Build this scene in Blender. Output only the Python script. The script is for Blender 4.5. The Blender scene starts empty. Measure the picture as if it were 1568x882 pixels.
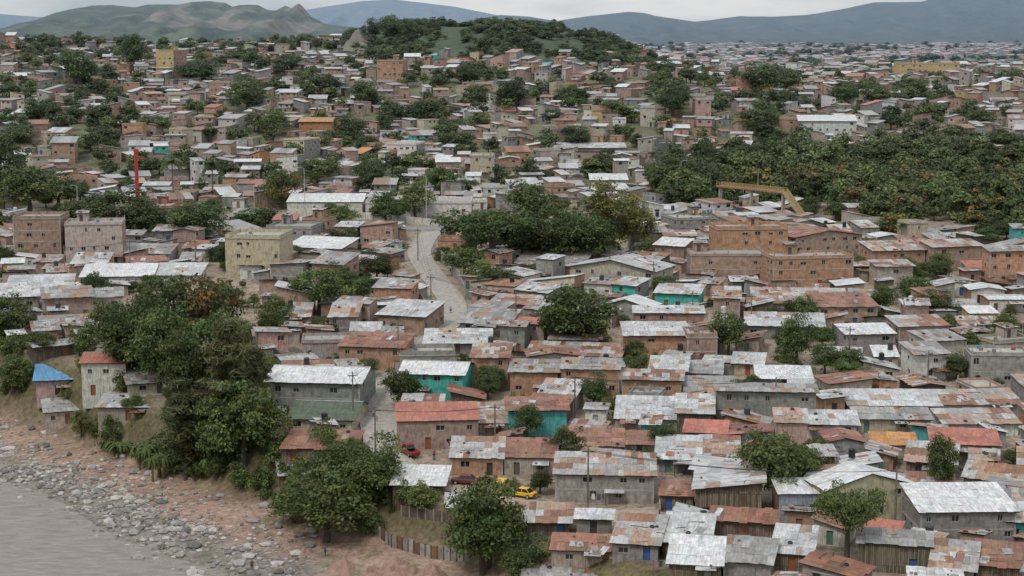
import bpy, math, random, time
import numpy as np
from mathutils import Vector, noise as mnoise
T0=time.time()
rng=random.Random(7); nr=np.random.RandomState(7)
scene=bpy.context.scene
F=2500.0; CAMZ=76.0; PITCH=math.atan(371/2500.0)
cp,sp=math.cos(PITCH),math.sin(PITCH)
def lin(a,b,t): return a+(b-a)*t
def sst(a,b,x):
    t=np.clip((np.asarray(x,float)-a)/(b-a),0,1); return t*t*(3-2*t)
# ------------------------------------------------------------ terrain
TY=[-500,190,234,250,270,312,368,431,510,568,658,757,862,1000,1136,1250,1600,2200,3200,4500,14000]
TZ=[7,7.3,8,8.2,9.3,12,15.7,19,22.5,24.5,31,43,55,66,74,74,50,42,56,78,78]
def tsh(X,Y):
    return (X+Y-216)/1.41421+1.5*np.sin(X*.09)+1.0*np.sin(Y*.13+1)
def bump(X,Y):
    w=np.where(X<-62,38.0,78.0)
    return 13.5*np.exp(-(np.abs((X+62)/w)**2.2)-((Y-1090)/140)**2)+9*np.exp(-((X-30)/60)**2-((Y-1040)/130)**2)
def HT(X,Y):
    X=np.asarray(X,float); Y=np.asarray(Y,float)
    t=tsh(X,Y)
    base=np.interp(Y,TY,TZ)
    win=sst(570,720,Y)*(1-sst(1250,1600,Y))
    base=base+win*(3.6*np.sin(X/58+Y/140+.6)+2.6*np.sin(X/31-Y/55+1)+1.3*np.sin(X/17+Y/37))
    base=base-sst(50,140,X)*np.clip(base-55,0,None)*.88*(1-sst(1700,2300,Y))
    base=base+bump(X,Y)
    hn=np.interp(t,[-172,-158,-148,-95,-80,-24,-18.5,0],[72,66,46,0,-2,-0.9,0.25,2.0])
    k=np.maximum(sst(0,10,t),sst(450,600,Y))
    return hn*(1-k)+base*k
def H1(x,y): return float(HT(x,y))
S=np.concatenate([np.arange(150,1400,1.5),np.arange(1400,9000,20)])
def ground(px,py):
    a=(px-784)/F; b=(441-py)/F
    dx,dy,dz=a, cp+b*sp, -sp+b*cp
    X=S*dx; Y=S*dy; Z=CAMZ+S*dz
    d=Z-HT(X,Y)
    idx=np.where(d<=0)[0]
    if len(idx)==0: i=int(np.argmin(np.where(S<1300,d,1e9)))
    else: i=max(1,idx[0])
    i=max(1,i)
    d0,d1=d[i-1],d[i]; f=d0/(d0-d1) if d0!=d1 else 0
    f=min(max(f,0),1)
    s=S[i-1]+(S[i]-S[i-1])*f
    x,y=s*dx,s*dy
    return x,y,H1(x,y),F/s
def proj(x,y,z):
    dz=z-CAMZ
    de=y*cp-dz*sp; up=y*sp+dz*cp
    if de<=0: return -999,-999
    return 784+F*x/de, 441-F*up/de
# ------------------------------------------------------------ materials
def newmat(name):
    m=bpy.data.materials.new(name); m.use_nodes=True
    nt=m.node_tree; nt.nodes.clear()
    return m,nt
# haze group: aerial perspective painted into base colours by distance in the world
hz=bpy.data.node_groups.new("painted_haze","ShaderNodeTree")
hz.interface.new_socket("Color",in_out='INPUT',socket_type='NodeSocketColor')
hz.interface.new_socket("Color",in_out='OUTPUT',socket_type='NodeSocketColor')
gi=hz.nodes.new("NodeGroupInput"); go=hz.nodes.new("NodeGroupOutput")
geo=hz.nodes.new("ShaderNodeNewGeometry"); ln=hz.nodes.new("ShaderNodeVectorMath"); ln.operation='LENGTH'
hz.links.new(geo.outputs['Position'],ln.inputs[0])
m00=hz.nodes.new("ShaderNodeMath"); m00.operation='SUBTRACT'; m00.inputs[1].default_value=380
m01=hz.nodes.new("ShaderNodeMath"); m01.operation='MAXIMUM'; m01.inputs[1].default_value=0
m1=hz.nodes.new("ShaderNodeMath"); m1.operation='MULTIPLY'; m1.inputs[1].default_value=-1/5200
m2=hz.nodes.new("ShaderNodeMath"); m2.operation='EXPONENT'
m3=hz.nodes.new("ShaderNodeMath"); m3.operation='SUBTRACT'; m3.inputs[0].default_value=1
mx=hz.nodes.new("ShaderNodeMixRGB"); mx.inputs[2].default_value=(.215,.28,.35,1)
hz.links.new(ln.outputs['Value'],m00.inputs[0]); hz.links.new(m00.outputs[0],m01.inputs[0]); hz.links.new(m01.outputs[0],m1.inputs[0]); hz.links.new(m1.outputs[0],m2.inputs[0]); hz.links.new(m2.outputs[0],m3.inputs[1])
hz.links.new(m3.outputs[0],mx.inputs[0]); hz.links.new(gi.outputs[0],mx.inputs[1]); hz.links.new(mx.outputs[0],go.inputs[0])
class NB:
    def __init__(s,name):
        s.m,s.nt=newmat(name)
    def n(s,t,**k):
        nd=s.nt.nodes.new(t)
        for a,b in k.items(): setattr(nd,a,b)
        return nd
    def l(s,a,b): s.nt.links.new(a,b)
    def attr(s): 
        a=s.n("ShaderNodeAttribute",attribute_name="col"); return a.outputs['Color']
    def uv(s,sc=(1,1,1)):
        u=s.n("ShaderNodeUVMap",uv_map="UVMap"); mp=s.n("ShaderNodeMapping"); mp.inputs['Scale'].default_value=sc
        s.l(u.outputs[0],mp.inputs[0]); return mp.outputs[0]
    def noise(s,vec,scale,detail=3,rough=.6):
        t=s.n("ShaderNodeTexNoise"); t.inputs['Scale'].default_value=scale; t.inputs['Detail'].default_value=detail; t.inputs['Roughness'].default_value=rough
        if vec is not None: s.l(vec,t.inputs['Vector'])
        return t.outputs['Fac']
    def pos(s): return s.n("ShaderNodeNewGeometry").outputs['Position']
    def ramp(s,fac,stops):
        r=s.n("ShaderNodeValToRGB")
        e=r.color_ramp.elements
        while len(e)<len(stops): e.new(.5)
        for i,(p,c) in enumerate(stops):
            e[i].position=p; e[i].color=(c,c,c,1) if not hasattr(c,'__len__') else (*c,1)
        s.l(fac,r.inputs[0]); return r.outputs[0]
    def mix(s,mode,fac,a,b):
        x=s.n("ShaderNodeMixRGB",blend_type=mode)
        for i,v in ((0,fac),(1,a),(2,b)):
            if hasattr(v,'is_output'): s.l(v,x.inputs[i])
            elif i==0: x.inputs[0].default_value=v
            else: x.inputs[i].default_value=(*v,1)
        return x.outputs[0]
    def out(s,col,rough=.8,spec=.3,metal=0,bump=None,bs=.3,bd=.1,transl=0):
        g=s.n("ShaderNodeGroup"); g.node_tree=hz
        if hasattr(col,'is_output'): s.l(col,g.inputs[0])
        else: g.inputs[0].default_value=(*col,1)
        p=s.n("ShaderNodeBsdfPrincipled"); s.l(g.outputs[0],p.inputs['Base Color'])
        p.inputs['Roughness'].default_value=rough; p.inputs['Specular IOR Level'].default_value=spec; p.inputs['Metallic'].default_value=metal
        if bump is not None:
            b=s.n("ShaderNodeBump"); b.inputs['Strength'].default_value=bs; b.inputs['Distance'].default_value=bd
            s.l(bump,b.inputs['Height']); s.l(b.outputs[0],p.inputs['Normal'])
        o=s.n("ShaderNodeOutputMaterial")
        if transl:
            t=s.n("ShaderNodeBsdfTranslucent"); s.l(g.outputs[0],t.inputs[0])
            ms=s.n("ShaderNodeMixShader"); ms.inputs[0].default_value=transl
            s.l(p.outputs[0],ms.inputs[1]); s.l(t.outputs[0],ms.inputs[2]); s.l(ms.outputs[0],o.inputs[0])
        else: s.l(p.outputs[0],o.inputs[0])
        return s.m
def mk_plaster():
    b=NB("painted_plaster"); u=b.uv((.35,.35,1)); n1=b.noise(u,3,4)
    u2=b.uv((2.2,.25,1)); n2=b.noise(u2,2,2)
    c=b.mix('MULTIPLY',1,b.attr(),b.ramp(n1,[(.3,.6),(.6,1.0)]))
    c=b.mix('MULTIPLY',.65,c,b.ramp(n2,[(.35,(.5,.46,.42)),(.55,(1,1,1))]))
    return b.out(c,.85,.2)
def mk_brick(name,c1,c2,mo,bw,rh,ms):
    b=NB(name); u=b.uv()
    t=b.n("ShaderNodeTexBrick"); b.l(u,t.inputs['Vector']); t.inputs['Scale'].default_value=1
    t.inputs['Color1'].default_value=(*c1,1); t.inputs['Color2'].default_value=(*c2,1); t.inputs['Mortar'].default_value=(*mo,1)
    t.inputs['Brick Width'].default_value=bw; t.inputs['Row Height'].default_value=rh; t.inputs['Mortar Size'].default_value=ms
    n1=b.noise(b.uv((.4,.4,1)),2,4); c=b.mix('MULTIPLY',1,t.outputs['Color'],b.ramp(n1,[(.3,.6),(.65,1.1)]))
    n2=b.noise(b.uv((1.5,.3,1)),1.7,3)
    c=b.mix('MULTIPLY',.6,c,b.ramp(n2,[(.36,(.55,.52,.5)),(.52,(1,1,1))]))
    c=b.mix('MULTIPLY',1,c,b.attr())
    n3=b.noise(b.uv((.3,.5,1)),1.9,4)
    c=b.mix('MIX',b.ramp(n3,[(.56,0),(.66,.45)]),c,(.36,.32,.28))
    return b.out(c,.9,.15)
def mk_roof():
    b=NB("corrugated_zinc"); 
    n1=b.noise(b.uv((2.5,.22,1)),1.6,4,.65)
    n2=b.noise(b.uv((.5,.5,1)),1.3,4,.7)
    n3=b.noise(b.uv((1.2,.5,1)),2.5,4,.75)
    c=b.mix('MULTIPLY',1,b.attr(),b.ramp(n1,[(.3,.62),(.62,1.08)]))
    c=b.mix('MULTIPLY',.8,c,b.ramp(n2,[(.36,(.6,.58,.56)),(.6,(1,1,1))]))
    c=b.mix('MIX',b.ramp(n3,[(.55,0),(.72,.75)]),c,(.24,.125,.075))
    w=b.n("ShaderNodeTexWave"); b.l(b.uv((1,0,0)),w.inputs[0]); w.inputs['Scale'].default_value=1.6
    return b.out(c,.55,.3,0,w.outputs['Fac'],.35,.04)
def mk_simple(name,rough=.8,spec=.3,lo=.75,sc=1.5):
    b=NB(name); n=b.noise(b.pos(),sc,3)
    return b.out(b.mix('MULTIPLY',1,b.attr(),b.ramp(n,[(.3,lo),(.65,1.05)])),rough,spec)
def mk_wood():
    b=NB("weathered_planks"); t=b.n("ShaderNodeTexBrick"); b.l(b.uv(),t.inputs['Vector']); t.inputs['Scale'].default_value=1
    t.inputs['Color1'].default_value=(1,1,1,1); t.inputs['Color2'].default_value=(.5,.46,.42,1); t.inputs['Mortar'].default_value=(.12,.1,.08,1)
    t.inputs['Brick Width'].default_value=.24; t.inputs['Row Height'].default_value=2.6; t.inputs['Mortar Size'].default_value=.02
    t.offset=.1
    c=b.mix('MULTIPLY',1,t.outputs['Color'],b.attr()); n=b.noise(b.uv((3,.4,1)),2,3)
    return b.out(b.mix('MULTIPLY',1,c,b.ramp(n,[(.3,.65),(.65,1.1)])),.9,.1)
def mk_leaf():
    b=NB("foliage"); oi=b.n("ShaderNodeObjectInfo")
    hs=b.n("ShaderNodeHueSaturation"); hs.inputs['Saturation'].default_value=.95
    mr=b.n("ShaderNodeMapRange"); mr.inputs['To Min'].default_value=.466; mr.inputs['To Max'].default_value=.51
    b.l(oi.outputs['Random'],mr.inputs[0]); b.l(mr.outputs[0],hs.inputs['Hue'])
    mv=b.n("ShaderNodeMapRange"); mv.inputs['To Min'].default_value=.72; mv.inputs['To Max'].default_value=1.45
    mm=b.n("ShaderNodeMath",operation='FRACT'); m0=b.n("ShaderNodeMath",operation='MULTIPLY'); m0.inputs[1].default_value=7.31
    b.l(oi.outputs['Random'],m0.inputs[0]); b.l(m0.outputs[0],mm.inputs[0]); b.l(mm.outputs[0],mv.inputs[0]); b.l(mv.outputs[0],hs.inputs['Value'])
    b.l(b.attr(),hs.inputs['Color'])
    return b.out(hs.outputs[0],.6,.2,transl=.25)
M_PL,M_BR,M_BK,M_RF,M_GL,M_WD,M_CO,M_PA,M_LF,M_BA=range(10)
MATS=[mk_plaster(),
 mk_brick("red_brick",(1,.95,.92),(.74,.68,.64),(.98,1.08,1.2),.34,.15,.02),
 mk_brick("concrete_block",(1,1,1),(.84,.84,.84),(.62,.62,.62),.42,.22,.014),
 mk_roof(), mk_simple("window_glass",.15,.6,.8), mk_wood(), mk_simple("raw_concrete",.9,.15,.65,1.1), mk_simple("paint",.5,.4,.85), mk_leaf(), mk_simple("bark",.95,.1,.6,3)]
# ------------------------------------------------------------ mesh builder
COLL=scene.collection
class MB:
    def __init__(s):
        s.v=[];s.f=[];s.m=[];s.c=[];s.uv=[];s.T=None;s.o=(0,0)
    def setT(s,x,y,z,yaw):
        s.T=(x,y,z,math.cos(yaw),math.sin(yaw)); s.o=(rng.random()*50,rng.random()*50)
    def face(s,pts,mat,col,uvs=None):
        n=len(s.v); k=len(pts)
        if uvs is None:
            p0=Vector(pts[0]); e=Vector(pts[1])-p0; L=e.length or 1e-6; e=e/L
            uvs=[]
            for p in pts:
                q=Vector(p)-p0; a=q.dot(e); r=q-e*a; uvs.append((a,r.length))
        ox,oy=s.o
        for a,b in uvs: s.uv.append((a+ox,b+oy))
        if s.T:
            x,y,z,c,si=s.T
            for p in pts: s.v.append((x+p[0]*c-p[1]*si,y+p[0]*si+p[1]*c,z+p[2]))
        else:
            for p in pts: s.v.append(tuple(p))
        s.f.append(tuple(range(n,n+k))); s.m.append(mat); s.c.append((col,k))
    def box(s,x0,x1,y0,y1,z0,z1,mat,col,bottom=False):
        F_=s.face
        F_([(x0,y0,z0),(x1,y0,z0),(x1,y0,z1),(x0,y0,z1)],mat,col)
        F_([(x1,y0,z0),(x1,y1,z0),(x1,y1,z1),(x1,y0,z1)],mat,col)
        F_([(x1,y1,z0),(x0,y1,z0),(x0,y1,z1),(x1,y1,z1)],mat,col)
        F_([(x0,y1,z0),(x0,y0,z0),(x0,y0,z1),(x0,y1,z1)],mat,col)
        F_([(x0,y0,z1),(x1,y0,z1),(x1,y1,z1),(x0,y1,z1)],mat,col)
        if bottom: F_([(x0,y1,z0),(x1,y1,z0),(x1,y0,z0),(x0,y0,z0)],mat,col)
    def tube(s,pts,rad,mat,col,n=6,cap=False):
        rings=[]
        for i,p in enumerate(pts):
            p=Vector(p); a=Vector(pts[max(0,i-1)]); b=Vector(pts[min(len(pts)-1,i+1)])
            d=(b-a).normalized(); r=Vector((0,1,0)) if abs(d.z)>.9 else Vector((0,0,1))
            u=d.cross(r).normalized(); w=d.cross(u)
            rr=rad[i] if hasattr(rad,'__len__') else rad
            rings.append([p+(u*math.cos(6.2832*k/n)+w*math.sin(6.2832*k/n))*rr for k in range(n)])
        for i in range(len(rings)-1):
            for k in range(n):
                k2=(k+1)%n
                s.face([rings[i][k],rings[i][k2],rings[i+1][k2],rings[i+1][k]],mat,col)
        if cap: s.face(rings[-1],mat,col); s.face(rings[0][::-1],mat,col)
    def build(s,name,loc=(0,0,0),yaw=0,parent=None,smooth=False):
        me=bpy.data.meshes.new(name); me.from_pydata(s.v,[],s.f)
        for m in MATS: me.materials.append(m)
        me.polygons.foreach_set("material_index",np.array(s.m,dtype=np.int32))
        if smooth: me.polygons.foreach_set("use_smooth",np.ones(len(s.f),dtype=bool))
        at=me.attributes.new("col",'FLOAT_COLOR','CORNER')
        ks=np.array([k for _,k in s.c]); cs=np.array([(*c,1) for c,_ in s.c],dtype=np.float32)
        at.data.foreach_set("color",np.repeat(cs,ks,axis=0).ravel())
        ul=me.uv_layers.new(name="UVMap"); ul.data.foreach_set("uv",np.array(s.uv,dtype=np.float32).ravel())
        me.update()
        ob=bpy.data.objects.new(name,me); ob.location=loc; ob.rotation_euler=(0,0,yaw); COLL.objects.link(ob)
        if parent: ob.parent=parent
        return ob
def empty(name,loc=(0,0,0)):
    e=bpy.data.objects.new(name,None); e.location=loc; COLL.objects.link(e); e.empty_display_size=.5; return e
# ------------------------------------------------------------ houses
def jc(c,a=.12):
    k=1+rng.uniform(-a,a); return tuple(max(0,x*k*(1+rng.uniform(-a/3,a/3))) for x in c)
def tone(kind):
    r=rng.random
    if kind=='z': 
        if r()<.09: return jc((.42,.32,.25))
        g=rng.uniform(.43,.64); return (g*.99,g,g*1.0)
    if kind=='g':
        if r()<.17: return jc((.32,.22,.16),.2)
        g=rng.uniform(.24,.44); return (g*1.02,g,g*.97)
    if kind=='r':
        x=r()
        if x<.42: g=rng.uniform(.33,.54); return (g,g*.97,g*.93)
        if x<.74: return jc((.42,.29,.22),.17)
        return jc((.28,.145,.09),.25)
    return {'R':lambda:jc((.30,.15,.10),.3),'P':lambda:jc((.46,.17,.12),.15),'O':lambda:jc((.54,.26,.09),.1),
     'B':lambda:jc((.14,.34,.56),.1),'N':lambda:jc((.10,.14,.09),.08),'W':lambda:jc((.71,.72,.72),.04)}[kind]()
def sheets(mb,O,U,V,kind,lod):
    O,U,V=Vector(O),Vector(U),Vector(V); L=U.length; Sl=V.length; u=U/L; v=V/Sl; n=u.cross(v)
    if n.z<0: n=-n
    if lod>0:
        k=max(1,int(L/(2.2 if lod==1 else 5)))
        for i in range(k):
            a=O+U*(i/k); b=O+U*((i+1)/k)
            mb.face([a,b,b+V,a+V],M_RF,tone(kind),[(i*9.7,0),(i*9.7+L/k,0),(i*9.7+L/k,Sl),(i*9.7,Sl)])
        mb.face([O-n*.08,O+U-n*.08,O+U,O],M_RF,(.2,.18,.16))
        return
    q=-n*.07
    mb.face([O+q,O+U+q,O+U+V+q,O+V+q],M_CO,(.12,.10,.085))
    m=max(1,int(round(Sl/rng.uniform(2.1,3)))); sw=rng.uniform(.85,1.2); k=max(1,int(round(L/sw))); sw=L/k; sh=Sl/m
    rag=rng.uniform(.1,.5) if kind in 'rgR' else .12
    for j in range(m):
        c=tone(kind); run=0
        for i in range(k):
            if run<=0: c=tone(kind); run=rng.choice([1,1,1,2,2,3,4])
            run-=1
            cc=jc(c,.07)
            e0=-rng.uniform(0,rag) if j==0 else -rng.uniform(.05,.35); e1=rng.uniform(-.03,.15) if j<m-1 else rng.uniform(0,rag)
            off=.015+.02*((i%2))+.025*(m-j)*.5+rng.uniform(0,.03); tl=rng.uniform(-.03,.03)*sw
            sk=rng.uniform(-.06,.06)
            a=O+u*(i*sw-.04+rng.uniform(-.03,.03))+v*(j*sh+e0); b=a+u*(sw+.08)+v*rng.uniform(-.06,.06)
            l=sh-e0+e1
            d=a+v*l+u*sk; f=d+u*(sw+.08)
            uo=rng.random()*40; vo=rng.random()*40
            mb.face([a+n*(off+.03),b+n*(off+.03+tl),f+n*off,d+n*(off+tl)],M_RF,cc,[(uo,vo),(uo+sw,vo),(uo+sw,vo+l),(uo,vo+l)])
    # patches and weights
    if kind in 'rgRz':
        for _ in range(rng.randint(0,4) if kind!='z' else rng.randint(0,2)):
            a=O+u*rng.uniform(.05,.8)*L+v*rng.uniform(.05,.6)*Sl+n*.14; an=rng.uniform(-.35,.35)
            uu=u*math.cos(an)+v*math.sin(an); vv=-u*math.sin(an)+v*math.cos(an)
            w_,l_=rng.uniform(.7,1.3),rng.uniform(1.2,2.8); kk=rng.choice('rgzR')
            mb.face([a,a+uu*w_,a+uu*w_+vv*l_,a+vv*l_],M_RF,tone(kk))
        for _ in range(rng.randint(0,6)):
            a=O+u*rng.uniform(.05,.9)*L+v*rng.uniform(.05,.9)*Sl+n*.1; s_=rng.uniform(.15,.4)
            t=rng.random()
            if t<.55: 
                c=rng.choice([(.3,.2,.15),(.3,.3,.28),(.1,.1,.1),(.2,.16,.12)])
                p=a; x=[p,p+u*s_,p+u*s_+v*s_*.8,p+v*s_*.8]; up=[q_+n*s_*.6 for q_ in x]
                mb.face(up,M_CO,c); mb.face([x[0],x[1],up[1],up[0]],M_CO,c); mb.face([x[3],x[0],up[0],up[3]],M_CO,c); mb.face([x[1],x[2],up[2],up[1]],M_CO,c)
            elif t<.82:
                mb.tube([a,a+u*rng.uniform(1,3)+v*rng.uniform(-.5,.5)],.07,M_WD,(.2,.15,.1),4)
            else:
                ring=[a+n*.1+(u*math.cos(x*.785)+v*math.sin(x*.785))*.28 for x in range(9)]
                mb.tube(ring,.1,M_PA,(.02,.02,.02),5)
def wall(mb,A,B,h,hb,mat,col,ops,gl=(.03,.03,.03),frame=(.4,.4,.38),lod=0):
    ax,ay=A; bx,by=B; L=math.hypot(bx-ax,by-ay); dx,dy=(bx-ax)/L,(by-ay)/L; nx,ny=dy,-dx
    P=lambda s,z,o=0:(ax+dx*s+nx*o,ay+dy*s+ny*o,z)
    if lod>0:
        mb.face([P(0,-hb),P(L,-hb),P(L,h),P(0,h)],mat,col)
        for (x0,x1,z0,z1,kd,oc) in ops:
            mb.face([P(x0,z0,.03),P(x1,z0,.03),P(x1,z1,.03),P(x0,z1,.03)],M_GL if kd=='w' else M_PA,gl if kd=='w' else oc)
            if lod==1: 
                mb.face([P(x0-.1,z1,.1),P(x1+.1,z1,.1),P(x1+.1,z1+.12,.1),P(x0-.1,z1+.12,.1)],M_CO,(.35,.33,.3))
        return
    xs=sorted(set([0,L]+[o[0] for o in ops]+[o[1] for o in ops])); zs=sorted(set([-hb,h]+[o[2] for o in ops]+[o[3] for o in ops]))
    for i in range(len(xs)-1):
        for j in range(len(zs)-1):
            xm=(xs[i]+xs[i+1])/2; zm=(zs[j]+zs[j+1])/2
            if any(o[0]<xm<o[1] and o[2]<zm<o[3] for o in ops): continue
            uv=[(xs[i],zs[j]+9),(xs[i+1],zs[j]+9),(xs[i+1],zs[j+1]+9),(xs[i],zs[j+1]+9)]
            mb.face([P(xs[i],zs[j]),P(xs[i+1],zs[j]),P(xs[i+1],zs[j+1]),P(xs[i],zs[j+1])],mat,col,uv)
    for (x0,x1,z0,z1,kd,oc) in ops:
        r=-.2; cc=tuple(c*.8 for c in col) if mat==M_PL else (.28,.26,.24)
        for q in ([P(x0,z0),P(x1,z0),P(x1,z0,r),P(x0,z0,r)],[P(x0,z1,r),P(x1,z1,r),P(x1,z1),P(x0,z1)],[P(x0,z0),P(x0,z0,r),P(x0,z1,r),P(x0,z1)],[P(x1,z0,r),P(x1,z0),P(x1,z1),P(x1,z1,r)]):
            mb.face(q,M_CO,cc)
        mb.face([P(x0,z0,r),P(x1,z0,r),P(x1,z1,r),P(x0,z1,r)],M_GL if kd=='w' else M_PA,gl if kd=='w' else oc)
        if kd=='w':
            xm=(x0+x1)/2
            for (a,b,c,d) in ((xm-.04,xm+.04,z0,z1),(x0,x0+.07,z0,z1),(x1-.07,x1,z0,z1),(x0+.07,x1-.07,z1-.07,z1)):
                mb.face([P(a,c,r+.05),P(b,c,r+.05),P(b,d,r+.05),P(a,d,r+.05)],M_PA,frame)
            mb.face([P(x0-.08,z0-.1,.05),P(x1+.08,z0-.1,.05),P(x1+.08,z0,.05),P(x0-.08,z0,.05)],M_CO,(.4,.38,.35))
            mb.face([P(x0-.08,z0,.05),P(x1+.08,z0,.05),P(x1+.08,z0,.0),P(x0-.08,z0,.0)],M_CO,(.4,.38,.35))
DOORC=[(.12,.10,.09),(.05,.12,.3),(.25,.12,.07),(.35,.35,.33),(.06,.05,.05),(.3,.1,.05),(.1,.2,.15)]
def mkops(L,h,nf,door,dens=.5):
    ops=[]
    fh=h/nf
    for f in range(nf):
        nb=max(1,int(L/rng.uniform(2.2,3.6))); bw=L/nb; dd=rng.randrange(nb) if (door and f==0) else -1
        zf=rng.uniform(.34,.5)
        for i in range(nb):
            cx=(i+.5)*bw+rng.uniform(-.18,.18)*bw
            if i==dd and L>1.6 and fh>2.15:
                cx=(i+.5)*bw
                ops.append((cx-.48,cx+.48,f*fh+.02,f*fh+min(2.1,fh-.15),'d',rng.choice(DOORC)))
            elif rng.random()<dens and fh>2 and bw>1.3:
                ww=min(rng.uniform(.3,.75),bw*.3); z0=f*fh+fh*zf; z1=f*fh+min(fh*.83,fh*zf+rng.uniform(.6,1.2))
                ops.append((cx-ww,cx+ww,z0,z1,'w',None))
    return ops
BRK=(.45,.29,.21)
WALLC={'b':(M_BR,BRK),'k':(M_BK,(.36,.34,.315)),'w':(M_WD,(.26,.21,.165)),'c':(M_PL,(.62,.54,.40)),'W':(M_PL,(.70,.68,.63)),
 'p':(M_PL,(.56,.38,.31)),'t':(M_PL,(.10,.50,.40)),'T':(M_PL,(.12,.44,.43)),'y':(M_PL,(.6,.45,.2)),'o':(M_PL,(.55,.27,.13)),'l':(M_PL,(.42,.50,.55)),
 'm':(M_PL,(.50,.44,.37)),'q':(M_PL,(.46,.16,.11)),'P':(M_PL,(.60,.4,.41))}
def house(mb,w,d,h,nf,wk,rt,rk,slope,lod,parapet=True,tank=False):
    mat,col=WALLC[wk]; col=jc(col,.16)
    if wk=='b':
        if rng.random()<.35: col=jc((.53,.31,.19),.1)
        else: k=rng.random()*.5; col=tuple(lin(a,b,k) for a,b in zip(col,(.42,.36,.31)))
    hb=2.5; x0,x1=-w/2,w/2
    if nf<1: nf=max(1,int(round(h/2.8)))
    sm,sc=(mat,col)
    if mat==M_PL and rng.random()<.4: sm,sc=rng.choice([(M_BK,(.36,.34,.315)),(M_BR,BRK)])
    if lod<2:
        dn=.12 if wk=='w' else .5
        opsf=mkops(w,h,nf,True,dn); opsr=mkops(d,h,nf,False,dn*.6); opsl=mkops(d,h,nf,False,dn*.6); opsb=mkops(w,h,nf,True,dn*.6)
    else:
        opsf=mkops(w,h,nf,True,.55); opsr=opsl=[]; opsb=[]
        if rng.random()<.5: opsr=mkops(d,h,nf,False,.4); opsl=mkops(d,h,nf,False,.4)
    gl=jc((.035,.033,.03),.4)
    wall(mb,(x0,0),(x1,0),h,hb,mat,col,opsf,gl,lod=lod)
    wall(mb,(x1,0),(x1,d),h,hb,sm,sc,opsr,gl,lod=lod)
    wall(mb,(x1,d),(x0,d),h,hb,sm,sc,opsb,gl,lod=lod)
    wall(mb,(x0,d),(x0,0),h,hb,sm,sc,opsl,gl,lod=lod)
    oh=rng.uniform(.25,.65)
    if rt=='S':
        r=slope*d
        mb.face([(x1,0,h),(x1,d,h),(x1,d,h+r)],sm,sc); mb.face([(x0,d,h),(x0,0,h),(x0,d,h+r)],sm,sc)
        mb.face([(x1,d,h),(x0,d,h),(x0,d,h+r),(x1,d,h+r)],sm,sc)
        sheets(mb,(x0-oh,-oh,h-slope*oh+.08),(w+2*oh,0,0),(0,d+2*oh*.7,slope*(d+1.4*oh)),rk,lod)
    elif rt=='D': # high at front
        r=slope*d
        mb.face([(x0,0,h),(x1,0,h),(x1,0,h+r),(x0,0,h+r)],mat,col)
        mb.face([(x1,0,h),(x1,d,h),(x1,0,h+r)],sm,sc); mb.face([(x0,d,h),(x0,0,h),(x0,0,h+r)],sm,sc)
        sheets(mb,(x0-oh,-oh,h+r+slope*oh+.08),(w+2*oh,0,0),(0,d+2*oh,-slope*(d+2*oh)),rk,lod)
    elif rt=='L': # slope across, high on right
        r=slope*w
        mb.face([(x0,0,h),(x1,0,h),(x1,0,h+r)],mat,col); mb.face([(x1,d,h),(x0,d,h),(x1,d,h+r)],sm,sc)
        mb.face([(x1,0,h),(x1,d,h),(x1,d,h+r),(x1,0,h+r)],sm,sc)
        sheets(mb,(x0-oh,d+oh,h-slope*oh+.08),(0,-(d+2*oh),0),(w+2*oh,0,slope*(w+2*oh)),rk,lod)
    elif rt=='M': # slope across, high on left
        r=slope*w
        mb.face([(x0,0,h),(x1,0,h),(x0,0,h+r)],mat,col); mb.face([(x1,d,h),(x0,d,h),(x0,d,h+r)],sm,sc)
        mb.face([(x0,d,h),(x0,0,h),(x0,0,h+r),(x0,d,h+r)],sm,sc)
        sheets(mb,(x1+oh,-oh,h-slope*oh+.08),(0,d+2*oh,0),(-w-2*oh,0,slope*(w+2*oh)),rk,lod)
    elif rt=='G':
        r=slope*d/2; y=d/2
        mb.face([(x1,0,h),(x1,d,h),(x1,y,h+r)],sm,sc); mb.face([(x0,d,h),(x0,0,h),(x0,y,h+r)],sm,sc)
        sheets(mb,(x0-oh,-oh,h-slope*oh+.08),(w+2*oh,0,0),(0,y+oh,slope*(y+oh)),rk,lod)
        sheets(mb,(x1+oh,d+oh,h-slope*oh+.08),(-w-2*oh,0,0),(0,-y-oh,slope*(y+oh)),rk,lod)
        if lod==0: mb.box(x0-oh,x1+oh,y-.15,y+.15,h+r+.1,h+r+.2,M_RF,(.5,.5,.49))
    elif rt=='X':
        r=slope*w/2
        mb.face([(x0,0,h),(x1,0,h),(0,0,h+r)],mat,col); mb.face([(x1,d,h),(x0,d,h),(0,d,h+r)],sm,sc)
        sheets(mb,(x0-oh,d+oh,h-slope*oh+.08),(0,-(d+2*oh),0),(w/2+oh,0,slope*(w/2+oh)),rk,lod)
        sheets(mb,(x1+oh,-oh,h-slope*oh+.08),(0,d+2*oh,0),(-w/2-oh,0,slope*(w/2+oh)),rk,lod)
    else: # flat slab
        cc=jc((.38,.355,.325),.15); o=.18
        mb.box(x0-o,x1+o,-o,d+o,h,h+.16,M_CO,cc,True)
        if parapet and lod<2:
            ph=rng.uniform(.4,.9)
            for b in ((x0,x1,0,.14),(x0,x1,d-.14,d),(x0,x0+.14,.14,d-.14),(x1-.14,x1,.14,d-.14)):
                mb.box(b[0],b[1],b[2],b[3],h+.16,h+.16+ph,mat,col)
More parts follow.
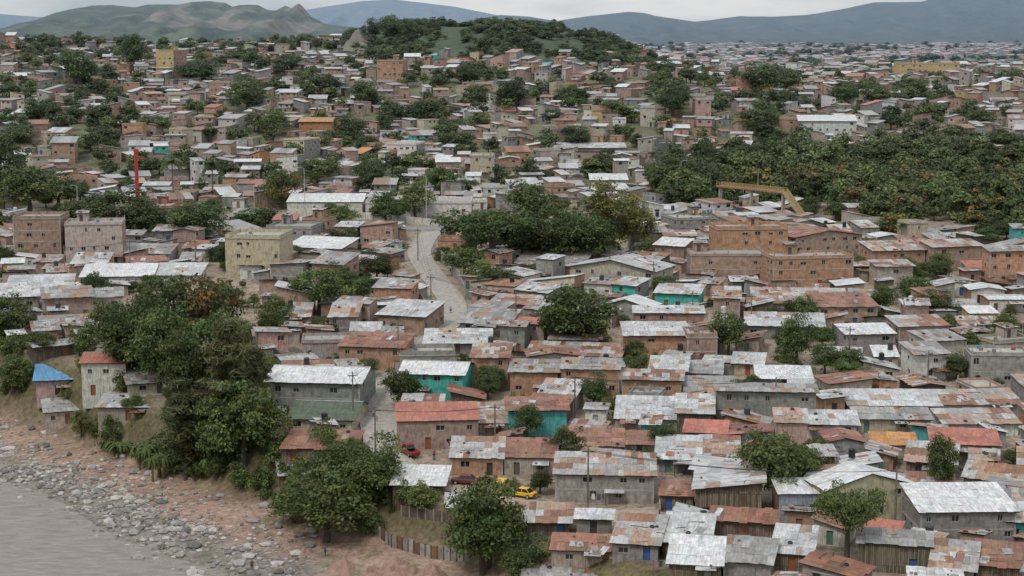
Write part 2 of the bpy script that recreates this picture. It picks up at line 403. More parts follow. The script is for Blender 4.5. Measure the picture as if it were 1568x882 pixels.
        if lod==0:
            for cx in (x0+.15,x1-.15,0):
                for cy in (.15,d-.15):
                    if rng.random()<.6:
                        hh=rng.uniform(.5,1.3); mb.box(cx-.12,cx+.12,cy-.12,cy+.12,h+.17,h+.2+hh,M_CO,(.33,.32,.3))
                        for e in (-.07,.07): mb.tube([(cx+e,cy,h+.2+hh),(cx+e*1.5,cy,h+.8+hh)],.012,M_PA,(.15,.07,.04),3)
            if w>6 and d>5 and rng.random()<.6: # small room on the roof
                a=rng.uniform(x0+.3,x1-3.6); ww=rng.uniform(2.4,3.3); hh=rng.uniform(2,2.5)
                wall(mb,(a,d-3.2),(a+ww,d-3.2),h+.16+hh,-h-.16,mat,col,[(.6,1.5,h+.2,h+1.95,'d',(.1,.08,.07))])
                mb.box(a,a+ww,d-2.95,d-.2,h+.165,h+.155+hh,mat,col)
                sheets(mb,(a-.3,d-3.6,h+.3+hh),(ww+.6,0,0),(0,3.8,.35),rk if rk in 'rgz' else 'g',0)
            for _ in range(rng.randint(1,6)):
                a,b=rng.uniform(x0+.5,x1-1),rng.uniform(.5,max(.6,d-1)); s_=rng.uniform(.2,.8)
                mb.box(a,a+s_,b,b+s_*.7,h+.162,h+.16+s_*.8,M_CO,rng.choice([(.3,.2,.15),(.1,.25,.4),(.5,.5,.48),(.2,.2,.2),(.35,.12,.08)]))
    # concrete frame proud of brick wall
    if lod<2 and mat in (M_BR,M_BK) and rng.random()<.6:
        cc=(.41,.39,.36); e=.025
        for cx in (x0,x1):
            s=.22; xa,xb=(cx-e,cx+s) if cx<0 else (cx-s,cx+e)
            mb.box(xa,xb,-e,s,-hb,h-.01,M_CO,cc); mb.box(xa,xb,d-s,d+e,-hb,h-.01,M_CO,cc)
        for f in range(1,nf+1):
            z=f*h/nf
            zz=z-.22; zt=z-.012
            mb.box(x0+.22,x1-.22,-e*.8,.1,zz,zt,M_CO,cc)
            mb.box(x1-.1,x1+e*.8,.22,d-.22,zz,zt,M_CO,cc); mb.box(x0-e*.8,x0+.1,.22,d-.22,zz,zt,M_CO,cc)
    # lean-to at the front
    if lod==0 and rng.random()<.3 and w>5:
        a=rng.uniform(x0,x1-2.5); ww=rng.uniform(2,3.4); dd=rng.uniform(1.2,2.2); hh=min(h-.1,rng.uniform(1.9,2.3))
        for e in (a+.08,a+ww-.08): mb.tube([(e,-dd+.1,-1),(e,-dd+.1,hh-.15)],.05,M_WD,(.2,.15,.11),5)
        sheets(mb,(a-.1,-dd-.1,hh-.1),(ww+.2,0,0),(0,dd+.06,.25),rng.choice('rgRz'),0)
    if tank:
        x,y=rng.uniform(x0+1,x1-1),d*.6; z=h+(slope*d if rt!='F' else .2); c=rng.choice([(.02,.02,.02),(.05,.05,.06),(.5,.5,.5)])
        mb.tube([(x,y,z-.3),(x,y,z+1.0),(x,y,z+1.15),(x,y,z+1.25)],[.55,.55,.4,.15],M_PA,c,12,True)
KNAME={'b':'brick_house','k':'block_house','w':'wooden_shack','c':'cream_house','W':'white_house','p':'pink_plaster_house','t':'green_house','T':'teal_house','y':'yellow_house','o':'orange_house','l':'pale_blue_house','m':'plaster_house','q':'red_house','P':'pink_house'}
RECTS={}
def corners(x,y,w,d,yaw,mg=0):
    c,s=math.cos(yaw),math.sin(yaw)
    return [(x+a*c-b*s,y+a*s+b*c) for a,b in ((-w/2-mg,-mg),(w/2+mg,-mg),(w/2+mg,d+mg),(-w/2-mg,d+mg))]
def sat(A,B):
    for P in (A,B):
        for i in range(2):
            ex,ey=P[i+1][0]-P[i][0],P[i+1][1]-P[i][1]
            a=[p[0]*ex+p[1]*ey for p in A]; b=[p[0]*ex+p[1]*ey for p in B]
            if max(a)<min(b) or max(b)<min(a): return False
    return True
def addrect(R):
    cx=sum(p[0] for p in R)/4; cy=sum(p[1] for p in R)/4
    RECTS.setdefault((int(cx//20),int(cy//20)),[]).append(R)
def hits(R):
    cx=sum(p[0] for p in R)/4; cy=sum(p[1] for p in R)/4; i,j=int(cx//20),int(cy//20)
    for a in (-1,0,1):
        for b in (-1,0,1):
            for Q in RECTS.get((i+a,j+b),()):
                if sat(R,Q): return True
    return False
def yawf(x,y): return math.radians(19*math.sin(x/34+.5+y/90)+12*math.sin(y/37+x/120)-3)
def HO(x0,x1,yb,ye,yr,wk,rk,rt='S',yaw=None,slope=.14,tank=False,nf=0,par=True,d=None):
    X,Y,Z,ppm=ground((x0+x1)/2,yb)
    if yaw is None: yaw=math.degrees(yawf(X,Y))*.7
    elif yaw!=0: yaw=yaw+math.degrees(yawf(X,Y))*.3
    ya=math.radians(yaw); A=math.atan2(CAMZ-Z,Y)
    w=(x1-x0)/ppm/ (math.cos(ya)+.45*abs(math.sin(ya)))
    h=max(2.2,(yb-ye)/ppm/math.cos(A)); pj=max(1.5,(ye-yr)/ppm)
    if d is None:
        if rt=='S': d=pj/(math.sin(A)+slope*math.cos(A))
        elif rt=='G': d=2*pj/(math.sin(A)+slope*math.cos(A))
        elif rt=='X': d=max(4,(pj-slope*w/2)/math.sin(A))
        else: d=pj/math.sin(A)
        d=min(max(d,3.5),14)
    mb=MB(); mb.o=(rng.random()*50,rng.random()*50)
    house(mb,w,d,h,nf,wk,rt,rk,slope,0,par,tank)
    mb.build(KNAME[wk],(X,Y,Z),ya)
    addrect(corners(X,Y,w,d,ya,.2))
HL=[
(55,122,605,582,556,'P','B','S',4),(126,194,606,556,540,'W','P','G',-8,.3),(150,243,645,624,600,'m','z','G',-8),(196,262,604,594,573,'m','g','S'),
(68,140,650,630,608,'m','g','S'),(255,330,612,600,580,'k','g','S'),
(405,556,632,586,556,'k','W','G',-12,.22),(440,543,662,642,614,'c','N','G',-12,.25),(428,545,708,688,658,'w','R','S',-10),
(610,712,612,573,553,'t','W','G',-10,.25),(607,735,688,645,615,'b','P','S',3),(720,778,668,652,618,'m','r','S'),(778,868,668,628,608,'T','R','S',2),
(690,770,728,702,668,'b','r','S',-2),(770,852,728,702,670,'m','R','S',-4),(848,1003,770,728,692,'k','r','S',-2),(860,952,702,690,664,'b','R','S'),(955,1003,700,688,668,'k','R','S'),
(1006,1070,724,706,668,'k','z','S'),(1070,1130,722,708,672,'b','r','S'),
(722,778,592,548,525,'b','r','S',-3),(780,855,606,570,550,'b','g','S',-3),(857,950,606,566,548,'b','g','S',-3),(800,955,562,552,530,'b','r','S'),
(950,1045,612,582,566,'b','r','S'),(958,1052,550,514,492,'b','z','S',5),(1052,1098,557,518,508,'b','r','F',5),
(940,1047,662,650,612,'m','z','S'),(1035,1092,668,634,602,'w','z','S'),(1094,1142,650,628,608,'w','z','S'),(995,1050,595,568,545,'k','z','S'),(1040,1105,590,572,552,'m','g','S'),
(1095,1250,652,600,590,'k','g','S',-2,.05),(1160,1243,598,586,565,'k','W','S',-2),(1085,1160,640,626,600,'m','r','S'),
(1062,1168,795,752,722,'w','z','L',-4),(1010,1062,782,765,742,'w','R','S'),
(1252,1412,798,748,705,'c','W','X',20,.3),(1192,1258,797,757,732,'l','W','S',6),(1407,1556,835,785,738,'k','W','S',8),
(1235,1312,672,650,628,'W','z','S'),(1312,1425,664,642,624,'m','g','S'),(1300,1440,640,624,598,'k','z','S'),(1425,1532,708,682,655,'k','P','S',-8),
(1337,1405,702,682,662,'m','O','S'),(1442,1568,638,622,598,'k','r','S'),(1445,1560,668,655,632,'W','r','S'),(1485,1575,592,545,535,'k','g','F',-8),
(1292,1372,545,512,495,'k','W','S',8),(1372,1456,535,500,482,'b','r','S',8),(1140,1262,520,500,478,'k','z','S'),(1150,1300,482,466,440,'b','r','S'),
(970,1078,512,480,468,'b','z','S',4),(915,1000,492,470,450,'k','W','X',-14,.3),(1000,1072,474,450,434,'t','z','S'),(1250,1345,500,470,448,'b','R','S',6),
(1205,1332,402,362,342,'b','R','X',16,.15),(1095,1208,412,352,346,'b','g','F',4),(1178,1312,442,396,388,'b','g','F',9),(1332,1420,415,384,368,'b','r','S',6),(1420,1512,415,378,366,'b','r','S',12),(1512,1590,436,385,376,'b','g','S',4),
(1057,1172,432,392,384,'b','g','F',2),(1018,1066,392,362,352,'b','r','S'),(1032,1100,358,336,330,'k','g','F'),(860,1012,448,412,386,'m','z','X',-18,.2),(785,897,418,405,380,'w','g','S',-4),
(510,570,502,465,455,'b','g','S',-14),(572,656,512,484,458,'b','z','S',-16),(515,622,567,532,508,'b','R','S',-12),(462,545,550,525,518,'m','g','F'),
(612,698,572,545,533,'k','g','F',4),(652,750,542,526,503,'k','z','S',3),(787,835,528,497,487,'m','P','S'),(700,782,512,496,472,'k','g','S'),(745,830,480,466,452,'k','r','S'),
(343,432,422,366,352,'c','g','F',-2),(405,480,378,350,345,'k','g','F',-2),(123,235,442,424,403,'W','W','S'),(235,305,438,422,402,'W','z','S'),
(22,95,402,336,328,'b','g','F',2),(100,190,405,345,336,'m','g','F',8),(66,146,490,456,438,'b','g','S',12),(10,112,458,440,420,'k','z','S'),(140,190,482,455,440,'m','g','S'),
(430,530,394,380,362,'m','W','S'),(508,570,414,402,391,'q','z','S'),(0,60,482,455,432,'m','z','S'),(60,150,512,500,485,'k','g','S'),
(935,1010,858,838,790,'k','r','S',-8),(1012,1088,856,836,788,'w','z','S',-6),(1022,1105,892,866,820,'w','W','S',-5),(1105,1182,890,862,822,'k','g','S',-9),(1178,1245,875,850,802,'w','z','S'),(842,958,868,846,820,'m','R','S',-4),(1085,1190,822,808,788,'w','R','S'),
(1310,1428,878,835,812,'w','g','S',-5),(1425,1490,905,872,826,'k','r','S'),(1492,1560,900,868,828,'w','R','S'),(800,935,915,888,856,'w','g','S'),(1530,1620,835,800,770,'T','z','S'),
(428,480,748,730,708,'w','z','S'),(600,680,765,745,714,'w','W','S',-6),(683,750,800,778,755,'w','z','S'),(790,872,822,800,772,'w','r','S'),(1150,1235,735,722,700,'k','g','S'),
(440,555,330,310,296,'W','W','S',0),(560,722,332,312,304,'W','z','F',0),(208,262,332,318,312,'q','P','F',0),
(850,958,235,228,220,'k','z','S'),(458,508,204,187,180,'o','O','S',0),(236,270,117,78,74,'y','P','F',-10),(576,618,127,94,90,'b','g','F',-10),(1004,1050,110,98,94,'W','W','S'),
(1376,1470,122,98,92,'y','N','F',5),(1222,1312,212,186,176,'W','W','S',-6),(1055,1080,172,148,144,'m','g','F'),(150,260,402,392,375,'k','g','S'),
(720,757,272,240,234,'c','g','F'),(780,830,300,285,272,'W','z','S'),(430,470,245,215,210,'c','g','F'),(350,400,345,332,320,'k','g','S'),(1340,1400,440,408,398,'m','r','S',6),
(590,640,246,222,216,'W','g','F',-8),(320,352,150,128,124,'p','g','F',5),(1130,1165,180,155,150,'W','r','G',8),(905,960,290,276,266,'W','W','S',0)]
for t in HL:
    kw={}
    if len(t)>8: kw['yaw']=t[8]
    if len(t)>9: kw['slope']=t[9]
    HO(*t[:8],**kw)
print('heroes',time.time()-T0)
# ------------------------------------------------------------ zones
def inpoly(x,y,P):
    c=False; j=len(P)-1
    for i in range(len(P)):
        if (P[i][1]>y)!=(P[j][1]>y) and x<(P[j][0]-P[i][0])*(y-P[i][1])/(P[j][1]-P[i][1])+P[i][0]: c=not c
        j=i
    return c
FORR=[(1000,295),(1010,270),(1060,250),(1140,250),(1200,240),(1300,255),(1360,235),(1420,240),(1620,262),(1620,392),(1560,372),(1480,362),(1350,365),(1330,340),(1220,322),(1100,322),(1010,320)]
NOH=[FORR,[(690,410),(690,345),(780,325),(980,325),(1000,372),(960,390),(880,382),(780,385),(700,440)],
 [(-60,308),(0,316),(430,320),(790,322),(790,352),(700,358),(560,358),(430,352),(0,342),(-60,340)],
 [(130,480),(200,440),(340,410),(400,440),(420,500),(400,560),(400,640),(440,700),(400,720),(250,720),(240,620),(140,575)],
 [(590,722),(585,680),(690,690),(700,745),(850,765),(1010,775),(1005,812),(830,800),(700,790)],[(550,740),(600,770),(680,800),(760,810),(830,900),(540,900)]]
def worldpoly(P): return [ground(a,b)[:2] for a,b in P]
NOHW=[worldpoly(P) for P in NOH]; FW=NOHW[0]
ROADS=[]
def catmull(P,n=8):
    out=[]
    for i in range(len(P)-1):
        p0=P[max(0,i-1)];p1=P[i];p2=P[i+1];p3=P[min(len(P)-1,i+2)]
        for k in range(n):
            t=k/n
            out.append(tuple(.5*(2*p1[a]+(p2[a]-p0[a])*t+(2*p0[a]-5*p1[a]+4*p2[a]-p3[a])*t*t+(3*p1[a]-p0[a]-3*p2[a]+p3[a])*t**3) for a in (0,1)))
    out.append(P[-1]); return out
def road(name,pts,width,col,kerb=True,mark=False,off=.12):
    W=catmull([ground(a,b)[:2] for a,b in pts]); ROADS.append((W,width))
    mb=MB(); L=0; cols=[-.5,-.25,0,.25,.5]; rows=[]
    for i,(x,y) in enumerate(W):
        a=W[max(0,i-1)];b=W[min(len(W)-1,i+1)]; dx,dy=b[0]-a[0],b[1]-a[1]; l=math.hypot(dx,dy) or 1; nx,ny=-dy/l,dx/l
        if i: L+=math.hypot(x-W[i-1][0],y-W[i-1][1])
        z=max(H1(x+nx*c*width,y+ny*c*width) for c in cols)+off
        rows.append(([(x+nx*c*width,y+ny*c*width,z) for c in cols],(nx,ny),L))
    for i in range(len(rows)-1):
        A,n1,l1=rows[i];B,n2,l2=rows[i+1]
        for k in range(4):
            mb.face([A[k],A[k+1],B[k+1],B[k]],M_CO,col,[(cols[k]*width,l1),(cols[k+1]*width,l1),(cols[k+1]*width,l2),(cols[k]*width,l2)])
        for sd,k in ((-1,0),(1,4)):
            kw=.22; kh=.12 if kerb else -.25
            a=A[k];b=B[k]; ao=(a[0]+n1[0]*sd*kw,a[1]+n1[1]*sd*kw); bo=(b[0]+n2[0]*sd*kw,b[1]+n2[1]*sd*kw)
            if kerb:
                c=(.4,.38,.35)
                mb.face([a,b,(b[0],b[1],b[2]+kh),(a[0],a[1],a[2]+kh)],M_CO,c)
                mb.face([(a[0],a[1],a[2]+kh),(b[0],b[1],b[2]+kh),(*bo,b[2]+kh),(*ao,a[2]+kh)],M_CO,c)
                mb.face([(*ao,a[2]+kh),(*bo,b[2]+kh),(*bo,b[2]-1.5),(*ao,a[2]-1.5)],M_CO,c)
            else:
                mb.face([a,b,(*bo,b[2]-1),(*ao,a[2]-1)],M_CO,col)
        if mark and int(l1/4)%2==0:
            c=.06; a,b=A[2],B[2]
            mb.face([(a[0]-n1[0]*c,a[1]-n1[1]*c,a[2]+.004),(a[0]+n1[0]*c,a[1]+n1[1]*c,a[2]+.004),(b[0]+n2[0]*c,b[1]+n2[1]*c,b[2]+.004),(b[0]-n2[0]*c,b[1]-n2[1]*c,b[2]+.004)],M_PA,(.6,.6,.55))
    mb.build(name)
road("concrete_road",[(618,722),(600,705),(583,665),(578,630),(590,595),(618,566),(645,542),(668,512),(690,490),(692,465),(676,440),(656,415),(642,388),(652,366),(665,352)],6.0,(.38,.345,.305))
road("avenue",[(-120,322),(0,328),(150,333),(300,340),(430,344),(560,350),(700,350),(800,344),(900,338)],9,(.27,.265,.26),True,True)
road("dirt_street",[(622,722),(690,742),(760,762),(850,785),(940,792),(1015,785)],6,(.40,.32,.26),False)
for ri,(W,wd) in enumerate(ROADS):
    for i in range(len(W)-1):
        a,b=W[i],W[i+1]; L=math.hypot(b[0]-a[0],b[1]-a[1])
        if L<.01: continue
        ya=math.atan2(b[1]-a[1],b[0]-a[0]); n_=max(1,int(L/12))
        for k in range(n_):
            f=(k+.5)/n_; cx,cy=lin(a[0],b[0],f),lin(a[1],b[1],f); l=L/n_
            hw=wd/2+.3
            R=[(cx+p*math.cos(ya)-q*math.sin(ya),cy+p*math.sin(ya)+q*math.cos(ya)) for p,q in ((-l/2,-hw),(l/2,-hw),(l/2,hw),(-l/2,hw))]
            addrect(R)
            if ri==0: addrect([(p[0],p[1]-5) for p in R])
# ------------------------------------------------------------ fill houses
def bumpf(x,y): return float(bump(np.float64(x),np.float64(y)))
def okhouse(x,y):
    if tsh(x,y)<11: return False
    if y>560 and bumpf(x,y)>5: return False
    for P in NOHW:
        if inpoly(x,y,P): return False
    return True
def pick(s,ws): return rng.choices(s,ws)[0]
nn=0
for tr in range(19000):
    y=math.sqrt(rng.uniform(196**2,575**2)); x=rng.uniform(-.34,.34)*y
    if not okhouse(x,y): continue
    if mnoise.noise(Vector((x/13,y/17,8.3)))>(.31 if y<300 else .21): continue
    small=tr>6000
    w=rng.uniform(4.5,10) if not small else rng.uniform(2.8,6); d=rng.uniform(5,8.5) if not small else rng.uniform(2.8,5.5)
    if rng.random()<.1 and not small: w*=1.5
    ya=yawf(x,y)+rng.gauss(0,.15)
    R=corners(x,y,w,d,ya,.3)
    if hits(R): continue
    addrect(R)
    near=y<300
    two=rng.random()<(.07 if near else .24) and not small
    h=rng.uniform(2.1,3.3) if not two else rng.uniform(4.4,5.9)
    wk=pick('bkwcWpmtTyl',[26,20,22 if near else 5,8,11,5,13,1.0,1.0,1,1])
    rt=pick('SGXLMDF',[40,13,9,10,10,6,12 if not near else 4])
    rk=pick('zgrRPWB',[18,22,42,16,1.2,8,.5]) if near else pick('zgrRPWB',[25,27,30,10,1.2,10,.3])
    if small: rt=pick('SLMD',[6,3,3,2])
    mb=MB(); mb.o=(rng.random()*50,rng.random()*50)
    lod=0 if y<470 else 1
    house(mb,w,d,h,0,wk,rt,rk,rng.uniform(.07,.25),lod,True,rng.random()<.12)
    mb.build(KNAME[wk] if not small else 'tin_roof_shack' if wk=='w' else KNAME[wk],(x,y,H1(x,y)),ya); nn+=1
print('near fill',nn,time.time()-T0)
mbs=[MB() for _ in range(3)]; nf_=0
for tr in range(36000):
    y=math.sqrt(rng.uniform(575**2,1260**2)); x=rng.uniform(-.345,.345)*y
    if not okhouse(x,y): continue
    dn=mnoise.noise(Vector((x/32,y/40,3.1)))
    if dn>.13 : continue
    w=rng.uniform(5,9.5); d=rng.uniform(5,8)
    if tr>15000: w*=.6; d*=.7
    ya=yawf(x*1.3,y)*1.5+rng.gauss(0,.2)
    R=corners(x,y,w,d,ya,.45)
    if hits(R): continue
    addrect(R)
    two=rng.random()<.3
    h=rng.uniform(2.3,3.1) if not two else rng.uniform(4.6,6.0)
    if rng.random()<.02: h=8.2
    wk=pick('bkcWpmtyoq',[36,14,8,12,12,18,.5,.7,.6,.3])
    rt=pick('SGXLMDF',[40,14,7,8,8,8,18]); rk=pick('zgrRPWO',[22,34,28,9,2,9,.3])
    mb=mbs[0 if y<750 else 1 if y<950 else 2]; mb.setT(x,y,H1(x,y),ya)
    house(mb,w,d,h,0,wk,rt,rk,rng.uniform(.08,.28),1 if y<720 else 2); nf_+=1
for m in mbs: m.build("hillside_houses")
mb=MB(); nd=0
for tr in range(3600):
    y=rng.uniform(1900,4400); x=rng.uniform(.08,.36)*y
    if mnoise.noise(Vector((x/220,y/350,9)))>.06: continue
    mb.setT(x,y,H1(x,y),rng.uniform(-.6,.6)); wk=pick('bcWpmoy',[22,10,14,16,16,5,2])
    house(mb,rng.uniform(9,18),rng.uniform(8,12),rng.uniform(3,9),0,wk,pick('SGF',[3,3,2]),pick('rPgzR',[7,4,4,3,3]),.2,2); nd+=1
mb.build("distant_town")
print('far',nf_,nd,time.time()-T0)
# ------------------------------------------------------------ terrain mesh
def axis(lo,hi,c0,c1,st,g):
    a=list(np.arange(c0,c1+.01,st)); s=st
    while a[-1]<hi: s*=g; a.append(a[-1]+s)
    s=st
    while a[0]>lo: s*=g; a.insert(0,a[0]-s)
    return np.array(a)
gx=axis(-9000,9000,-130,130,2.0,1.06); gy=axis(-400,14000,190,420,2.0,1.03)
GX,GY=np.meshgrid(gx,gy); GZ=HT(GX,GY)
nx_,ny_=len(gx),len(gy)
V=np.stack([GX,GY,GZ],-1).reshape(-1,3)
ii,jj=np.meshgrid(np.arange(nx_-1),np.arange(ny_-1)); a=(jj*nx_+ii).ravel()
Q=np.stack([a,a+1,a+1+nx_,a+nx_],-1)
me=bpy.data.meshes.new("ground"); me.from_pydata(V.tolist(),[],Q.tolist())
me.polygons.foreach_set("use_smooth",np.ones(len(Q),dtype=bool))
t=tsh(V[:,0],V[:,1]); Y=V[:,1]; X=V[:,0]
def mixc(c,d,k): return c*(1-k[:,None])+np.array(d)[None]*k[:,None]
C=np.tile(np.array([[.33,.26,.20]]),(len(V),1))
C=mixc(C,(.10,.12,.05),sst(480,600,Y)*.75)
C=mixc(C,(.06,.08,.032),sst(3,8,bump(X,Y))); C=mixc(C,(.065,.09,.04),sst(1200,1350,Y))
C=mixc(C,(.15,.13,.07),(1-sst(8,14,t))*(1-sst(420,500,Y)))
C=mixc(C,(.35,.24,.185),(1-sst(-2,5,t))*(1-sst(420,500,Y)))
C=mixc(C,(.25,.22,.19),(1-sst(-14,-7,t))*(1-sst(420,500,Y)))
C=mixc(C,(.12,.14,.06),(1-sst(-100,-85,t))*(1-sst(420,500,Y)))
at=me.attributes.new("col",'FLOAT_COLOR','POINT'); at.data.foreach_set("color",np.concatenate([C,np.ones((len(C),1))],1).astype(np.float32).ravel())
b=NB("earth"); p=b.pos(); n1=b.noise(p,.12,5,.65); n2=b.noise(p,1.1,5,.7)
c=b.mix('MULTIPLY',1,b.attr(),b.ramp(n2,[(.3,.5),(.7,1.35)]))
c=b.mix('MULTIPLY',1,c,b.ramp(n1,[(.3,.65),(.7,1.25)]))
n3=b.noise(p,.2,6,.7)
c=b.mix('MIX',b.ramp(n3,[(.54,0),(.62,.5)]),c,(.09,.10,.045))
me.materials.append(b.out(c,.95,.1,0,n2,.6,.3))
ob=bpy.data.objects.new("ground",me); COLL.objects.link(ob)
# river
me=bpy.data.meshes.new("river"); me.from_pydata([(-400,560,0),(-560,420,0),(60,20,0),(300,-60,0),(420,20,0),(40,230,0)],[],[(0,1,2,3,4,5)])
b=NB("muddy_water")
mp=b.n("ShaderNodeMapping"); mp.inputs['Rotation'].default_value=(0,0,.785); mp.inputs['Scale'].default_value=(.3,1.2,1); b.l(b.pos(),mp.inputs[0]); n5=b.noise(mp.outputs[0],.8,7,.75)
c=b.mix('MIX',b.ramp(n5,[(.38,0),(.62,1)]),(.23,.195,.165),(.37,.325,.285))
me.materials.append(b.out(c,.3,.5,0,n5,.8,.6)); ob=bpy.data.objects.new("river",me); COLL.objects.link(ob)
# ------------------------------------------------------------ rocks, mounds
def ico():
    p=(1+5**.5)/2; v=[(-1,p,0),(1,p,0),(-1,-p,0),(1,-p,0),(0,-1,p),(0,1,p),(0,-1,-p),(0,1,-p),(p,0,-1),(p,0,1),(-p,0,-1),(-p,0,1)]
    f=[(0,11,5),(0,5,1),(0,1,7),(0,7,10),(0,10,11),(1,5,9),(5,11,4),(11,10,2),(10,7,6),(7,1,8),(3,9,4),(3,4,2),(3,2,6),(3,6,8),(3,8,9),(4,9,5),(2,4,11),(6,2,10),(8,6,7),(9,8,1)]
    return [Vector(a).normalized() for a in v],f
iv,iff=ico(); mb=MB(); cnt=0
while cnt<5200:
    x=rng.uniform(-125,-30); y=rng.uniform(222,345); t=float(tsh(x,y))
    if not -24<t<2: continue
    cl=mnoise.noise(Vector((x/7,y/7,5)))
    dens=(math.exp(-((t+13)/6.5)**2)*(1 if x<-45 else .6)*(.55+cl))+.05
    if rng.random()>dens: continue
    s=.09+.42*rng.random()**3
    if rng.random()<.03: s=rng.uniform(.6,1.1)
    z=max(H1(x,y),-.2); g=rng.uniform(.15,.55); col=(g,g*rng.uniform(.9,.97),g*rng.uniform(.8,.92))
    sx,sy,sz=s*rng.uniform(.8,1.5),s*rng.uniform(.7,1.1),s*rng.uniform(.5,.9); vs=[(x+q.x*sx*rng.uniform(.75,1.2),y+q.y*sy*rng.uniform(.75,1.2),z+sz*.3+q.z*sz*rng.uniform(.75,1.2)) for q in iv]
    for f in iff: mb.face([vs[i] for i in f],M_CO,col)
    cnt+=1
mb.build("river_rocks")
def mound(px,py,r,h,col=(.33,.215,.165),name="dirt_mound"):
    x,y,z,_=ground(px,py); mb=MB(); N=36; K=12; P=[]
    for j in range(K+1):
        rr=r*j/K; row=[]
        for i in range(N):
            a=6.2832*i/N; ww=rr*(1+.3*mnoise.noise(Vector((math.cos(a)*1.5,math.sin(a)*1.5,px))))
            q=j/K; zz=h*(1-q)**1.15*(1+.3*mnoise.noise(Vector((math.cos(a)*rr/r*4,math.sin(a)*rr/r*4,px)))) -.4*q
            row.append((math.cos(a)*ww,math.sin(a)*ww,zz))
        P.append(row)
    for j in range(K):
        for i in range(N): mb.face([P[j][i],P[j+1][i],P[j+1][(i+1)%N],P[j][(i+1)%N]],M_CO,jc(col,.08))
    mb.build(name,(x,y,z-.1),0,None,h<3)
for a in ((525,872,3.2,2.0),(468,846,2.2,1.1),(608,878,4.2,2.8),(662,885,3.4,2.4),(572,882,2.6,1.9),(430,872,1.8,.8)): mound(*a)
mound(548,78,14,14,(.20,.175,.13),"rocky_outcrop")
# ------------------------------------------------------------ mountains
def mountain(name,D,depth,sky,base,cols,seed,rough=.10,cliff=None):
    xs=[p[0] for p in sky]; ys=[p[1] for p in sky]; N=300; K=44; v=[];cc=[]
    for j in range(K+1):
        q=j/K
        if q<.75: k=(q/.75); yy=D-depth*(1-k); sh=k**1.25
        else: k=(q-.75)/.25; yy=D+depth*.5*k; sh=1-k
        for i in range(N+1):
            px=lin(xs[0],xs[-1],i/N); X=(px-784)/F*D; py=float(np.interp(px,xs,ys))
            zr=CAMZ+(70-py)/F*D; 
            n=mnoise.fractal(Vector((X/(D*.04),yy/(D*.05),seed)),1,2,6); rg=abs(mnoise.noise(Vector((X/(D*.018),yy/(D*.09),seed+5))))
            amp=(zr-base)*sh
            z=base+amp*(1-(1-sh)*1.2*rg)+ (zr-base)*rough*n*(.45+sh*(1-sh)*4)*(1 if q<.97 else 0)
            v.append((X,yy,z if j not in(0,K) else base-60))
            g=.5+.5*mnoise.fractal(Vector((X/(D*.012),yy/(D*.02),seed)),1,2,5)
            c=[lin(a,b,min(max(g*1.6-.3,0),1)) for a,b in zip(cols[0],cols[1])]
            if cliff and cliff[0]<px<cliff[1] and sh>.62 and mnoise.noise(Vector((X/60,z/25,2)))>0: c=[lin(a,b,.6) for a,b in zip(c,(.36,.27,.22))]
            cc.append((*c,1))
    f=[(j*(N+1)+i,j*(N+1)+i+1,(j+1)*(N+1)+i+1,(j+1)*(N+1)+i) for j in range(K) for i in range(N)]
    me=bpy.data.meshes.new(name); me.from_pydata(v,[],f); me.polygons.foreach_set("use_smooth",np.ones(len(f),dtype=bool))
    at=me.attributes.new("col",'FLOAT_COLOR','POINT'); at.data.foreach_set("color",np.array(cc,dtype=np.float32).ravel())
    me.materials.append(MM); ob=bpy.data.objects.new(name,me); COLL.objects.link(ob)
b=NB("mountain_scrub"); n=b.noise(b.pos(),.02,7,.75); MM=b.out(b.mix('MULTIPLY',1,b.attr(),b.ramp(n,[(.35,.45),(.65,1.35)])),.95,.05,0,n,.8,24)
mountain("mesa_hill",3600,1500,[(-120,60),(40,50),(75,44),(92,32),(110,20),(150,11),(180,9),(215,13),(235,9),(280,9),(300,4),(330,3),(352,6),(362,12),(372,9),(400,9),(415,17),(428,18),(442,11),(452,15),(462,7),(470,14),(480,27),(500,37),(560,44),(680,60),(800,75)],44,((.05,.07,.03),(.16,.17,.085)),1.3,.08,(290,500))
mountain("distant_mountain",6500,2800,[(540,62),(640,48),(700,40),(735,30),(765,24),(810,26),(850,33),(905,25),(940,21),(960,19),(985,21),(1000,25),(1060,34),(1130,26),(1180,27),(1225,24),(1290,14),(1330,6),(1370,5),(1400,4),(1415,0),(1480,-6),(1568,-8),(1750,-14)],60,((.015,.03,.025),(.085,.10,.065)),4.1,.06)
mountain("distant_mountain",10500,3000,[(-300,30),(0,22),(60,26),(110,30),(300,34),(430,24),(490,14),(560,3),(605,1),(650,6),(700,12),(760,24),(850,34),(1000,40)],60,((.22,.28,.34),(.26,.32,.38)),7.7,.03)  # farthest ridge: pale blue haze painted straight into its base colours
print('terrain',time.time()-T0)
